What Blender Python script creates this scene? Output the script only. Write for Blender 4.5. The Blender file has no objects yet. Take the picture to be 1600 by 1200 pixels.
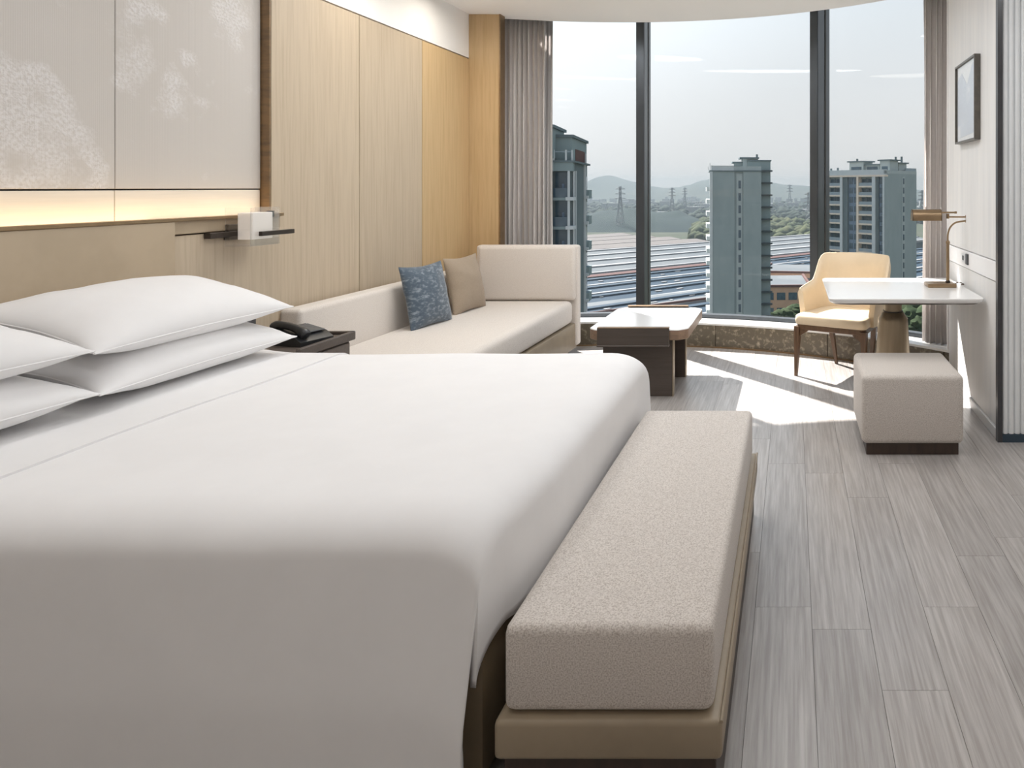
import bpy, bmesh, math, random
from mathutils import Vector, Matrix, noise

# ------------------------------------------------------------------ scene, camera, light
sc = bpy.context.scene
C = sc.collection
R = math.radians
CAM_H = 1.40          # camera height, metres
FPX = 1100.0          # focal length in pixels of the 1600 wide frame
VPX, VPY = 1238.0, 293.0
cam = bpy.data.cameras.new('camera')
cam.sensor_width = 36.0
cam.lens = FPX / 1600 * 36.0
cam.shift_x = -(VPX - 800) / 1600
cam.shift_y = -(600 - VPY) / 1600
cam.clip_end = 20000
camo = bpy.data.objects.new('camera', cam)
camo.location = (0, 0, CAM_H)
camo.rotation_euler = (R(90), 0, 0)
C.objects.link(camo)
sc.camera = camo
vs = sc.view_settings
vs.view_transform = 'Standard'
vs.look = 'None'
vs.exposure = 0.0
vs.gamma = 1.0
vs.use_curve_mapping = False
sc.cycles.use_denoising = True
sc.cycles.max_bounces = 9
sc.cycles.diffuse_bounces = 6
sc.cycles.adaptive_threshold = 0.015
sc.cycles.transparent_max_bounces = 16
sc.cycles.volume_bounces = 1
sc.cycles.sample_clamp_indirect = 6.0

SUN_DIR = Vector((0.93, -1.0, -1.245)).normalized()
w = bpy.data.worlds.new('world')
sc.world = w
w.use_nodes = True
nt = w.node_tree
nt.nodes.clear()
_o = nt.nodes.new('ShaderNodeOutputWorld')
_b = nt.nodes.new('ShaderNodeBackground')
_tc = nt.nodes.new('ShaderNodeTexCoord')
_sx = nt.nodes.new('ShaderNodeSeparateXYZ')
_rp = nt.nodes.new('ShaderNodeValToRGB')
nt.links.new(_tc.outputs['Generated'], _sx.inputs[0])
nt.links.new(_sx.outputs['Z'], _rp.inputs[0])
_e = _rp.color_ramp.elements
_e[0].position = 0.0
_e[0].color = (0.83, 0.825, 0.81, 1)
_e[1].position = 0.9
_e[1].color = (0.50, 0.70, 0.95, 1)
_m = _e.new(0.24)
_m.color = (0.81, 0.875, 0.92, 1)
# hazy brightening of the sky around the sun
_dot = nt.nodes.new('ShaderNodeVectorMath'); _dot.operation = 'DOT_PRODUCT'
_dot.inputs[1].default_value = tuple(-SUN_DIR)
nt.links.new(_tc.outputs['Generated'], _dot.inputs[0])
_mr = nt.nodes.new('ShaderNodeMapRange')
_mr.inputs[1].default_value = 0.55
_mr.inputs[2].default_value = 1.0
_mr.inputs[3].default_value = 0.97
_mr.inputs[4].default_value = 1.65
_mr.interpolation_type = 'SMOOTHERSTEP'
nt.links.new(_dot.outputs['Value'], _mr.inputs[0])
nt.links.new(_rp.outputs[0], _b.inputs['Color'])
nt.links.new(_mr.outputs[0], _b.inputs['Strength'])
nt.links.new(_b.outputs[0], _o.inputs['Surface'])

sl = bpy.data.lights.new('sun', 'SUN')
sl.energy = 20.0
sl.angle = 0.012
sl.color = (1.0, 0.965, 0.925)
so = bpy.data.objects.new('sun', sl)
so.rotation_euler = SUN_DIR.to_track_quat('-Z', 'Y').to_euler()
so.location = (-20, 22, 28)
C.objects.link(so)

FILL_W = 3.2  # power of the added ceiling fill lamps
LED_W = 1.7


# ------------------------------------------------------------------ helpers
def pt(px, py, d):
    """photo pixel at depth d (metres) -> world point"""
    return Vector(((px - VPX) * d / FPX, d, CAM_H - (py - VPY) * d / FPX))


def lin(c):
    return tuple((v / 255 / 12.92) if v / 255 <= 0.04045 else ((v / 255 + 0.055) / 1.055) ** 2.4 for v in c)


def wloc(o):
    v = Vector((0, 0, 0))
    while o is not None:
        v += o.location
        o = o.parent
    return v


def obj(name, geo, mat, parent=None, at=None, smooth=None, local=False, label=None, sharp=35):
    """geo (world coordinates unless local) -> ONE mesh object"""
    verts, faces = geo
    me = bpy.data.meshes.new(name)
    off = Vector((0, 0, 0))
    if not local:
        off = wloc(parent) if parent is not None else Vector((0, 0, 0))
        if at is not None:
            off = off + (Vector(at) - off)
    me.from_pydata([tuple(Vector(v) - off) for v in verts], [], faces)
    me.validate()
    bm = bmesh.new()
    bm.from_mesh(me)
    bmesh.ops.recalc_face_normals(bm, faces=bm.faces[:])
    bm.to_mesh(me)
    bm.free()
    if smooth is None:
        smooth = True
    if smooth:
        me.polygons.foreach_set('use_smooth', [True] * len(me.polygons))
        me.set_sharp_from_angle(angle=R(sharp))
    me.materials.append(mat)
    o = bpy.data.objects.new(name, me)
    C.objects.link(o)
    if at is not None and not local:
        o.location = Vector(at) - (wloc(parent) if parent is not None else Vector((0, 0, 0)))
    o.parent = parent
    if label:
        o['label'] = label
    return o


def copy_obj(o, loc=None, parent=None, rot=None):
    c = o.copy()
    C.objects.link(c)
    if parent is not None:
        c.parent = parent
    if loc is not None:
        c.location = loc
    if rot is not None:
        c.rotation_euler = rot
    return c


def tag(o, label, cat=None, group=None, kind=None):
    o['label'] = label
    if cat:
        o['category'] = cat
    if group:
        o['group'] = group
    if kind:
        o['kind'] = kind
    return o


def thing(name, label, cat, loc, rz=0.0, group=None):
    o = bpy.data.objects.new(name, None)
    o.empty_display_size = 0.1
    o.location = loc
    o.rotation_euler = (0, 0, rz)
    C.objects.link(o)
    return tag(o, label, cat, group)


def J(*gs):
    V, F = [], []
    for g in gs:
        n = len(V)
        V += [tuple(v) for v in g[0]]
        F += [tuple(i + n for i in f) for f in g[1]]
    return V, F


def bm_geo(bm):
    bm.verts.ensure_lookup_table()
    bm.verts.index_update()
    g = ([tuple(v.co) for v in bm.verts], [tuple(v.index for v in f.verts) for f in bm.faces])
    bm.free()
    return g


def box(x0, x1, y0, y1, z0, z1, b=0.0, seg=2):
    if b <= 0:
        v = [(x0, y0, z0), (x1, y0, z0), (x1, y1, z0), (x0, y1, z0), (x0, y0, z1), (x1, y0, z1), (x1, y1, z1), (x0, y1, z1)]
        f = [(0, 3, 2, 1), (4, 5, 6, 7), (0, 1, 5, 4), (1, 2, 6, 5), (2, 3, 7, 6), (3, 0, 4, 7)]
        return v, f
    bm = bmesh.new()
    bmesh.ops.create_cube(bm, size=1)
    for v in bm.verts:
        v.co = Vector(((x0 + x1) / 2 + v.co.x * (x1 - x0), (y0 + y1) / 2 + v.co.y * (y1 - y0), (z0 + z1) / 2 + v.co.z * (z1 - z0)))
    bmesh.ops.bevel(bm, geom=bm.edges[:], offset=b, segments=seg, profile=0.5, affect='EDGES', clamp_overlap=True)
    return bm_geo(bm)


def prism(poly, z0, z1):
    n = len(poly)
    v = [(p[0], p[1], z0) for p in poly] + [(p[0], p[1], z1) for p in poly]
    f = [tuple(range(n - 1, -1, -1)), tuple(range(n, 2 * n))]
    f += [(i, (i + 1) % n, n + (i + 1) % n, n + i) for i in range(n)]
    return v, f


def loft(rings, closed=True, caps=True):
    """rings: lists of equal length"""
    n = len(rings[0])
    v = [tuple(p) for r in rings for p in r]
    f = []
    for k in range(len(rings) - 1):
        for i in range(n if closed else n - 1):
            j = (i + 1) % n
            f.append((k * n + i, k * n + j, (k + 1) * n + j, (k + 1) * n + i))
    if caps and closed:
        f.append(tuple(range(n - 1, -1, -1)))
        f.append(tuple((len(rings) - 1) * n + i for i in range(n)))
    return v, f


def lathe(profile, cx, cy, n=32):
    rings = []
    for r, z in profile:
        rings.append([(cx + r * math.cos(2 * math.pi * i / n), cy + r * math.sin(2 * math.pi * i / n), z) for i in range(n)])
    return loft(rings)


def tube(pts, r, n=10):
    pts = [Vector(p) for p in pts]
    rs = r if isinstance(r, (list, tuple)) else [r] * len(pts)
    rings = []
    prev = None
    for i, p in enumerate(pts):
        t = (pts[min(i + 1, len(pts) - 1)] - pts[max(i - 1, 0)]).normalized()
        if prev is None:
            a = Vector((0, 0, 1)) if abs(t.z) < 0.9 else Vector((1, 0, 0))
            u = t.cross(a).normalized()
        else:
            u = (prev - t * prev.dot(t)).normalized()
        prev = u
        v = t.cross(u)
        rings.append([p + (u * math.cos(2 * math.pi * k / n) + v * math.sin(2 * math.pi * k / n)) * rs[i] for k in range(n)])
    return loft(rings)


def rrect(x0, x1, y0, y1, r, n=6):
    out = []
    for cx, cy, a0 in ((x1 - r, y1 - r, 0), (x0 + r, y1 - r, 90), (x0 + r, y0 + r, 180), (x1 - r, y0 + r, 270)):
        for k in range(n + 1):
            a = R(a0 + 90 * k / n)
            out.append((cx + r * math.cos(a), cy + r * math.sin(a)))
    return out


def slab(outline, zs):
    """zs: list of (z, inset) with the outline shrunk towards its centroid by inset"""
    cx = (min(p[0] for p in outline) + max(p[0] for p in outline)) / 2
    cy = (min(p[1] for p in outline) + max(p[1] for p in outline)) / 2
    hx = (max(p[0] for p in outline) - min(p[0] for p in outline)) / 2
    hy = (max(p[1] for p in outline) - min(p[1] for p in outline)) / 2
    return loft([[(cx + (p[0] - cx) * (1 - i / hx), cy + (p[1] - cy) * (1 - i / hy), z) for p in outline] for z, i in zs])


def catmull(P, n):
    P = [Vector(p) for p in P]
    out = []
    m = len(P) - 1
    for i in range(n + 1):
        t = i / n * m
        k = min(int(t), m - 1)
        f = t - k
        p0, p1, p2, p3 = P[max(k - 1, 0)], P[k], P[k + 1], P[min(k + 2, m)]
        out.append(0.5 * ((2 * p1) + (p2 - p0) * f + (2 * p0 - 5 * p1 + 4 * p2 - p3) * f * f + (3 * p1 - p0 - 3 * p2 + p3) * f ** 3))
    return out


def xform(geo, M):
    return [tuple(M @ Vector(v)) for v in geo[0]], geo[1]


# ------------------------------------------------------------------ materials
def mat(name, col, rough=0.5, metal=0.0, var=None, bump=None, spec=0.5, sheen=0.0, rnd=0.0, coat=0.0):
    """var = (scale xyz, colour 2, contrast lo, hi, detail); bump = (scale xyz, strength, distance)"""
    m = bpy.data.materials.new(name)
    m.use_nodes = True
    t = m.node_tree
    b = t.nodes['Principled BSDF']
    b.inputs['Base Color'].default_value = (*col, 1)
    b.inputs['Roughness'].default_value = rough
    b.inputs['Metallic'].default_value = metal
    b.inputs['Specular IOR Level'].default_value = spec
    if sheen:
        b.inputs['Sheen Weight'].default_value = sheen
        b.inputs['Sheen Roughness'].default_value = 0.5
    if coat:
        b.inputs['Coat Weight'].default_value = coat
        b.inputs['Coat Roughness'].default_value = 0.1
    L = t.links.new
    vec = None
    if var or bump or rnd:
        tc = t.nodes.new('ShaderNodeTexCoord')
        vec = tc.outputs['Object']
        if rnd:
            oi = t.nodes.new('ShaderNodeObjectInfo')
            mu = t.nodes.new('ShaderNodeMath'); mu.operation = 'MULTIPLY'; mu.inputs[1].default_value = 53.0
            L(oi.outputs['Random'], mu.inputs[0])
            ad = t.nodes.new('ShaderNodeVectorMath'); ad.operation = 'ADD'
            L(vec, ad.inputs[0])
            L(mu.outputs[0], ad.inputs[1])
            vec = ad.outputs[0]
    colout = None
    if var:
        mp = t.nodes.new('ShaderNodeMapping')
        mp.inputs['Scale'].default_value = var[0]
        L(vec, mp.inputs[0])
        nz = t.nodes.new('ShaderNodeTexNoise')
        nz.inputs['Scale'].default_value = 1.0
        nz.inputs['Detail'].default_value = var[4] if len(var) > 4 else 4.0
        nz.inputs['Roughness'].default_value = 0.6
        L(mp.outputs[0], nz.inputs[0])
        mr = t.nodes.new('ShaderNodeMapRange')
        mr.inputs[1].default_value = var[2]
        mr.inputs[2].default_value = var[3]
        L(nz.outputs[0], mr.inputs[0])
        mx = t.nodes.new('ShaderNodeMix'); mx.data_type = 'RGBA'
        mx.inputs[6].default_value = (*col, 1)
        mx.inputs[7].default_value = (*var[1], 1)
        L(mr.outputs[0], mx.inputs[0])
        colout = mx.outputs[2]
    if rnd and colout is not None:
        hs = t.nodes.new('ShaderNodeHueSaturation')
        m2 = t.nodes.new('ShaderNodeMapRange')
        m2.inputs[3].default_value = 1 - rnd
        m2.inputs[4].default_value = 1 + rnd
        L(oi.outputs['Random'], m2.inputs[0])
        L(m2.outputs[0], hs.inputs['Value'])
        L(colout, hs.inputs['Color'])
        colout = hs.outputs[0]
    if colout is not None:
        L(colout, b.inputs['Base Color'])
    if bump:
        mp = t.nodes.new('ShaderNodeMapping')
        mp.inputs['Scale'].default_value = bump[0]
        L(vec, mp.inputs[0])
        nz = t.nodes.new('ShaderNodeTexNoise')
        nz.inputs['Scale'].default_value = 1.0
        nz.inputs['Detail'].default_value = 3.0
        L(mp.outputs[0], nz.inputs[0])
        bp = t.nodes.new('ShaderNodeBump')
        bp.inputs['Strength'].default_value = bump[1]
        bp.inputs['Distance'].default_value = bump[2]
        L(nz.outputs[0], bp.inputs['Height'])
        L(bp.outputs[0], b.inputs['Normal'])
    return m


def emit(name, col, s):
    m = bpy.data.materials.new(name)
    m.use_nodes = True
    t = m.node_tree
    t.nodes.clear()
    o = t.nodes.new('ShaderNodeOutputMaterial')
    e = t.nodes.new('ShaderNodeEmission')
    e.inputs[0].default_value = (*col, 1)
    e.inputs[1].default_value = s
    t.links.new(e.outputs[0], o.inputs[0])
    return m


def glassy(name, tint, ior=1.45, rough=0.0, cap=1.0):
    m = bpy.data.materials.new(name)
    m.use_nodes = True
    t = m.node_tree
    t.nodes.clear()
    o = t.nodes.new('ShaderNodeOutputMaterial')
    tr = t.nodes.new('ShaderNodeBsdfTransparent')
    tr.inputs[0].default_value = (*tint, 1)
    gl = t.nodes.new('ShaderNodeBsdfGlossy')
    gl.inputs['Roughness'].default_value = rough
    gl.inputs[0].default_value = (1, 1, 1, 1)
    # thin sheet: the reflection grows towards grazing angles on both faces alike
    fr = t.nodes.new('ShaderNodeLayerWeight')
    fr.inputs[0].default_value = 0.5
    pw = t.nodes.new('ShaderNodeMath'); pw.operation = 'POWER'; pw.inputs[1].default_value = 4.0
    t.links.new(fr.outputs['Facing'], pw.inputs[0])
    mu = t.nodes.new('ShaderNodeMath'); mu.operation = 'MULTIPLY_ADD'
    mu.inputs[1].default_value = 0.6 * cap
    mu.inputs[2].default_value = ((ior - 1) / (ior + 1)) ** 2
    mx = t.nodes.new('ShaderNodeMixShader')
    t.links.new(pw.outputs[0], mu.inputs[0])
    t.links.new(mu.outputs[0], mx.inputs[0])
    t.links.new(tr.outputs[0], mx.inputs[1])
    t.links.new(gl.outputs[0], mx.inputs[2])
    t.links.new(mx.outputs[0], o.inputs[0])
    return m


M = {}
M['paint'] = mat('white_paint', (0.86, 0.85, 0.845), 0.6, var=((3, 3, 3), (0.845, 0.835, 0.83), 0.4, 0.6))
M['ceiling'] = mat('ceiling_paint', (0.92, 0.905, 0.90), 0.7, var=((2, 2, 2), (0.91, 0.895, 0.89), 0.4, 0.6))
M['veneer'] = mat('oak_veneer', (0.53, 0.435, 0.32), 0.42, var=((60, 60, 2.2), (0.4, 0.315, 0.22), 0.42, 0.85, 9), bump=((90, 90, 4), 0.08, 0.002), rnd=0.05)
M['veneer_lit_warm'] = mat('oak_veneer_lit_warm', (0.56, 0.40, 0.22), 0.42, var=((60, 60, 2.2), (0.43, 0.29, 0.14), 0.42, 0.85, 9), bump=((90, 90, 4), 0.08, 0.002), rnd=0.03)  # oak veneer with the warm glow of the window end put into its colour
M['bronze'] = mat('bronze_trim', (0.24, 0.15, 0.075), 0.4, 0.15, var=((8, 8, 40), (0.15, 0.10, 0.06), 0.4, 0.7))
M['dark_bronze'] = mat('dark_bronze', (0.055, 0.045, 0.038), 0.4, 0.6, var=((20, 20, 20), (0.07, 0.055, 0.045), 0.4, 0.7))
M['shadow_gap'] = mat('dark_joint', (0.03, 0.028, 0.025), 0.8, var=((9, 9, 9), (0.04, 0.035, 0.03), 0.4, 0.6))
M['leather_wall'] = mat('tan_leather', (0.43, 0.34, 0.235), 0.5, var=((4, 4, 4), (0.40, 0.315, 0.215), 0.4, 0.6), bump=((400, 400, 400), 0.05, 0.001))
M['strip_wall'] = mat('cream_panel', (0.74, 0.69, 0.62), 0.6, var=((3, 3, 60), (0.70, 0.655, 0.59), 0.4, 0.6))
M['linen'] = mat('white_linen', (0.83, 0.82, 0.82), 0.75, var=((6, 6, 6), (0.815, 0.805, 0.805), 0.4, 0.6), bump=((7, 7, 7), 0.12, 0.01), spec=0.25, sheen=0.1)
M['fabric'] = mat('beige_boucle', (0.68, 0.63, 0.585), 0.9, var=((300, 300, 300), (0.42, 0.37, 0.33), 0.42, 0.68, 2), bump=((300, 300, 300), 0.35, 0.003), spec=0.15, sheen=0.15)
M['sofa_fabric'] = mat('oatmeal_weave', (0.72, 0.67, 0.62), 0.9, var=((260, 260, 260), (0.60, 0.545, 0.495), 0.4, 0.65, 2), bump=((260, 260, 260), 0.2, 0.002), spec=0.15, sheen=0.15)
M['leather_base'] = mat('taupe_leather', (0.33, 0.265, 0.185), 0.42, var=((5, 5, 5), (0.29, 0.23, 0.16), 0.4, 0.65), bump=((180, 180, 180), 0.06, 0.001))
M['bed_leather'] = mat('bed_base_leather', (0.25, 0.19, 0.12), 0.5, var=((5, 5, 5), (0.21, 0.16, 0.10), 0.4, 0.65), bump=((180, 180, 180), 0.06, 0.001))
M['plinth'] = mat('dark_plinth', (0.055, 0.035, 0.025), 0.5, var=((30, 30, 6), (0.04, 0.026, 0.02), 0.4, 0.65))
M['plank'] = mat('greige_oak_plank', (0.31, 0.284, 0.266), 0.30, var=((80, 3.0, 20), (0.49, 0.465, 0.447), 0.38, 0.75, 9), bump=((120, 5, 30), 0.12, 0.002), rnd=0.10)
M['subfloor'] = mat('subfloor', (0.06, 0.052, 0.045), 0.9, var=((4, 4, 4), (0.05, 0.045, 0.04), 0.4, 0.6))
M['kerb'] = mat('brown_marble', (0.115, 0.095, 0.066), 0.32, var=((26, 26, 26), (0.42, 0.36, 0.27), 0.52, 0.78, 8))
M['sill'] = mat('white_sill', (0.78, 0.78, 0.77), 0.35, var=((5, 5, 5), (0.74, 0.74, 0.73), 0.4, 0.6))
M['mullion'] = mat('grey_aluminium', (0.075, 0.083, 0.092), 0.3, 0.6, var=((10, 10, 2), (0.065, 0.072, 0.08), 0.4, 0.6))
M['glass'] = glassy('window_glass', (0.985, 0.985, 0.985), 1.2)
M['acrylic'] = glassy('clear_acrylic', (0.95, 0.95, 0.96), 2.0, 0.15)
M['curtain'] = mat('taupe_curtain', (0.80, 0.76, 0.735), 0.85, var=((150, 150, 30), (0.73, 0.69, 0.665), 0.4, 0.65), sheen=0.2, spec=0.2)
M['sheer'] = mat('pale_curtain_lining', (0.74, 0.71, 0.69), 0.85, var=((150, 150, 30), (0.68, 0.65, 0.63), 0.4, 0.65), spec=0.2)
for k_, f_ in (('curtain', 0.40), ('sheer', 0.5)):     # thin cloth lets daylight through
    t_ = M[k_].node_tree
    p_ = t_.nodes['Principled BSDF']
    tl_ = t_.nodes.new('ShaderNodeBsdfTranslucent')
    tl_.inputs[0].default_value = p_.inputs['Base Color'].default_value[:]
    ms_ = t_.nodes.new('ShaderNodeMixShader')
    ms_.inputs[0].default_value = f_
    t_.links.new(p_.outputs[0], ms_.inputs[1])
    t_.links.new(tl_.outputs[0], ms_.inputs[2])
    t_.links.new(ms_.outputs[0], t_.nodes['Material Output'].inputs[0])
M['table_white'] = mat('white_lacquer', (0.88, 0.875, 0.865), 0.22, var=((3, 3, 3), (0.865, 0.86, 0.85), 0.4, 0.6), coat=0.3)
M['table_edge'] = mat('walnut_edge', (0.30, 0.20, 0.135), 0.4, var=((8, 60, 60), (0.22, 0.145, 0.10), 0.4, 0.7))
M['umber'] = mat('umber_leather', (0.095, 0.075, 0.064), 0.42, var=((3, 120, 60), (0.075, 0.06, 0.05), 0.4, 0.7))
M['brass'] = mat('aged_brass', (0.36, 0.255, 0.155), 0.33, 0.85, var=((18, 18, 18), (0.30, 0.21, 0.125), 0.4, 0.7))
M['pedestal'] = mat('champagne_metal', (0.42, 0.34, 0.24), 0.38, 0.6, var=((30, 30, 2), (0.36, 0.29, 0.20), 0.4, 0.7))
M['chair_leather'] = mat('cream_leather', (0.73, 0.60, 0.43), 0.45, var=((5, 5, 5), (0.69, 0.565, 0.40), 0.4, 0.6), bump=((200, 200, 200), 0.05, 0.001))
M['walnut'] = mat('walnut_wood', (0.135, 0.075, 0.04), 0.4, var=((70, 70, 4), (0.09, 0.05, 0.027), 0.4, 0.7))
M['blue_velvet'] = mat('blue_patterned_velvet', (0.06, 0.09, 0.125), 0.7, var=((26, 26, 55), (0.27, 0.31, 0.35), 0.48, 0.72, 6), bump=((40, 40, 40), 0.3, 0.006), sheen=0.3)
M['taupe_linen'] = mat('taupe_linen', (0.36, 0.285, 0.21), 0.85, var=((240, 240, 240), (0.30, 0.235, 0.17), 0.4, 0.65), bump=((9, 9, 9), 0.25, 0.012), sheen=0.15)
M['phone'] = mat('black_plastic', (0.018, 0.02, 0.022), 0.3, var=((40, 40, 40), (0.025, 0.026, 0.028), 0.4, 0.6))
M['phone_key'] = mat('grey_keys', (0.10, 0.105, 0.11), 0.45, var=((40, 40, 40), (0.08, 0.085, 0.09), 0.4, 0.6))
M['night_top'] = mat('nightstand_brown', (0.13, 0.105, 0.09), 0.4, var=((8, 90, 60), (0.10, 0.08, 0.068), 0.4, 0.7))
M['diffuser'] = mat('frosted_shade', (0.86, 0.82, 0.76), 0.6, var=((8, 8, 8), (0.84, 0.8, 0.74), 0.4, 0.6))
M['diffuser'].node_tree.nodes['Principled BSDF'].inputs['Emission Color'].default_value = (1.0, 0.88, 0.74, 1)
M['diffuser'].node_tree.nodes['Principled BSDF'].inputs['Emission Strength'].default_value = 0.28
M['fluted'] = mat('fluted_white', (0.84, 0.86, 0.87), 0.5, var=((30, 30, 3), (0.81, 0.83, 0.84), 0.4, 0.6))
M['teal_base'] = mat('dark_blue_base', (0.035, 0.06, 0.085), 0.4, var=((9, 9, 9), (0.04, 0.065, 0.09), 0.4, 0.6))
M['wallpaper'] = mat('silk_wall_panel', (0.80, 0.785, 0.765), 0.5, var=((2, 14, 0.9), (0.71, 0.705, 0.70), 0.35, 0.68, 5))
M['socket_white'] = mat('white_plastic', (0.75, 0.75, 0.75), 0.35, var=((9, 9, 9), (0.72, 0.72, 0.72), 0.4, 0.6))
M['switch_dark'] = mat('dark_switch', (0.05, 0.05, 0.055), 0.3, var=((9, 9, 9), (0.06, 0.06, 0.065), 0.4, 0.6))
M['frame'] = mat('pewter_frame', (0.13, 0.12, 0.105), 0.35, 0.5, var=((30, 30, 30), (0.16, 0.145, 0.125), 0.4, 0.6))
M['mount'] = mat('picture_mount', (0.80, 0.80, 0.79), 0.6, var=((9, 9, 9), (0.77, 0.77, 0.76), 0.4, 0.6))
M['print'] = mat('blue_grey_print', (0.42, 0.47, 0.55), 0.35, var=((4, 4, 7), (0.72, 0.73, 0.75), 0.5, 0.66, 3))
M['unseen_lamp_glow'] = emit('unseen_lamp_lens', (1.0, 0.9, 0.76), 6.0)  # glowing lens of the unseen ceiling downlights
M['led'] = emit('led_strip', (1.0, 0.74, 0.42), 5.0)


def art_material():
    m = bpy.data.materials.new('embossed_silver_panel')
    m.use_nodes = True
    t = m.node_tree
    b = t.nodes['Principled BSDF']
    b.inputs['Roughness'].default_value = 0.5
    L = t.links.new
    tc = t.nodes.new('ShaderNodeTexCoord')
    sep = t.nodes.new('ShaderNodeSeparateXYZ')
    L(tc.outputs['Object'], sep.inputs[0])
    cmb = t.nodes.new('ShaderNodeCombineXYZ')
    L(sep.outputs['Y'], cmb.inputs[0])
    L(sep.outputs['Z'], cmb.inputs[1])
    nz = t.nodes.new('ShaderNodeTexNoise')
    nz.inputs['Scale'].default_value = 7.0
    nz.inputs['Detail'].default_value = 8.0
    nz.inputs['Roughness'].default_value = 0.62
    L(cmb.outputs[0], nz.inputs[0])
    wz = t.nodes.new('ShaderNodeTexNoise')
    wz.inputs['Scale'].default_value = 3.2
    wz.inputs['Detail'].default_value = 6.0
    L(cmb.outputs[0], wz.inputs[0])
    ws = t.nodes.new('ShaderNodeVectorMath'); ws.operation = 'SUBTRACT'; ws.inputs[1].default_value = (0.5, 0.5, 0.5)
    L(wz.outputs['Color'], ws.inputs[0])
    wm = t.nodes.new('ShaderNodeVectorMath'); wm.operation = 'MULTIPLY'; wm.inputs[1].default_value = (0.55, 0.42, 0.0)
    L(ws.outputs[0], wm.inputs[0])
    wa = t.nodes.new('ShaderNodeVectorMath'); wa.operation = 'ADD'
    L(cmb.outputs[0], wa.inputs[0]); L(wm.outputs[0], wa.inputs[1])
    mask = None
    # (y, z, ring radius, ring half width)
    for cy, cz, r0, wd in ((2.50, 1.50, 0.27, 0.10), (2.52, 1.56, 0.10, 0.16), (2.98, 1.95, 0.0, 0.13), (3.08, 2.13, 0.0, 0.11), (3.18, 1.80, 0.0, 0.14), (3.30, 1.98, 0.0, 0.07), (3.50, 2.27, 0.05, 0.17), (2.40, 2.15, 0.0, 0.12)):
        di = t.nodes.new('ShaderNodeVectorMath'); di.operation = 'DISTANCE'
        di.inputs[1].default_value = (cy, cz, 0)
        L(wa.outputs[0], di.inputs[0])
        sb = t.nodes.new('ShaderNodeMath'); sb.operation = 'SUBTRACT'; sb.inputs[1].default_value = r0
        L(di.outputs['Value'], sb.inputs[0])
        ab = t.nodes.new('ShaderNodeMath'); ab.operation = 'ABSOLUTE'
        L(sb.outputs[0], ab.inputs[0])
        mr = t.nodes.new('ShaderNodeMapRange')
        mr.inputs[1].default_value = wd
        mr.inputs[2].default_value = 0.0
        L(ab.outputs[0], mr.inputs[0])
        if mask is None:
            mask = mr.outputs[0]
        else:
            mx = t.nodes.new('ShaderNodeMath'); mx.operation = 'MAXIMUM'
            L(mask, mx.inputs[0]); L(mr.outputs[0], mx.inputs[1])
            mask = mx.outputs[0]
    ad = t.nodes.new('ShaderNodeMath'); ad.operation = 'MULTIPLY_ADD'
    ad.inputs[1].default_value = 0.42
    L(mask, ad.inputs[0]); L(nz.outputs[0], ad.inputs[2])
    mr = t.nodes.new('ShaderNodeMapRange')
    mr.inputs[1].default_value = 0.60
    mr.inputs[2].default_value = 0.86
    L(ad.outputs[0], mr.inputs[0])
    n2 = t.nodes.new('ShaderNodeTexNoise')
    n2.inputs['Scale'].default_value = 75.0
    n2.inputs['Detail'].default_value = 4.0
    L(cmb.outputs[0], n2.inputs[0])
    r2 = t.nodes.new('ShaderNodeMapRange')
    r2.inputs[1].default_value = 0.36
    r2.inputs[2].default_value = 0.6
    r2.inputs[3].default_value = 0.15
    L(n2.outputs[0], r2.inputs[0])
    mu = t.nodes.new('ShaderNodeMath'); mu.operation = 'MULTIPLY'
    L(mr.outputs[0], mu.inputs[0]); L(r2.outputs[0], mu.inputs[1])
    n3 = t.nodes.new('ShaderNodeTexNoise')
    n3.inputs['Scale'].default_value = 1.3
    L(cmb.outputs[0], n3.inputs[0])
    base = t.nodes.new('ShaderNodeMix'); base.data_type = 'RGBA'
    base.inputs[6].default_value = (0.56, 0.52, 0.475, 1)
    base.inputs[7].default_value = (0.60, 0.565, 0.535, 1)
    L(n3.outputs[0], base.inputs[0])
    mix = t.nodes.new('ShaderNodeMix'); mix.data_type = 'RGBA'
    mix.inputs[7].default_value = (0.70, 0.675, 0.66, 1)
    L(base.outputs[2], mix.inputs[6]); L(mu.outputs[0], mix.inputs[0])
    L(mix.outputs[2], b.inputs['Base Color'])
    wv = t.nodes.new('ShaderNodeTexWave')
    wv.inputs['Scale'].default_value = 40.0
    L(cmb.outputs[0], wv.inputs[0])
    hh = t.nodes.new('ShaderNodeMath'); hh.operation = 'MULTIPLY_ADD'; hh.inputs[1].default_value = 0.15
    L(wv.outputs['Fac'], hh.inputs[0]); L(mu.outputs[0], hh.inputs[2])
    bp = t.nodes.new('ShaderNodeBump')
    bp.inputs['Strength'].default_value = 0.35
    bp.inputs['Distance'].default_value = 0.004
    L(hh.outputs[0], bp.inputs['Height'])
    L(bp.outputs[0], b.inputs['Normal'])
    return m


M['art'] = art_material()

# ------------------------------------------------------------------ room shell
XL = -2.74            # face of the wood panelled wall
XR = 1.14             # face of the desk wall
ZC = 2.87             # ceiling
YB = -1.6             # wall behind the camera
XW = 2.6              # far right wall of the entrance side
YF = 3.885            # face of the fluted return
WCX, WCY, WR = -1.5, 2.55, 3.70   # centre and radius of the curved window kerb


def arc(r, a0, a1, n):
    return [(WCX + r * math.sin(R(a0 + (a1 - a0) * i / n)), WCY + r * math.cos(R(a0 + (a1 - a0) * i / n))) for i in range(n + 1)]


def ring(r0, r1, a0, a1, z0, z1, n=24):
    return prism(arc(r0, a0, a1, n) + arc(r1, a0, a1, n)[::-1], z0, z1)


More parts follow.
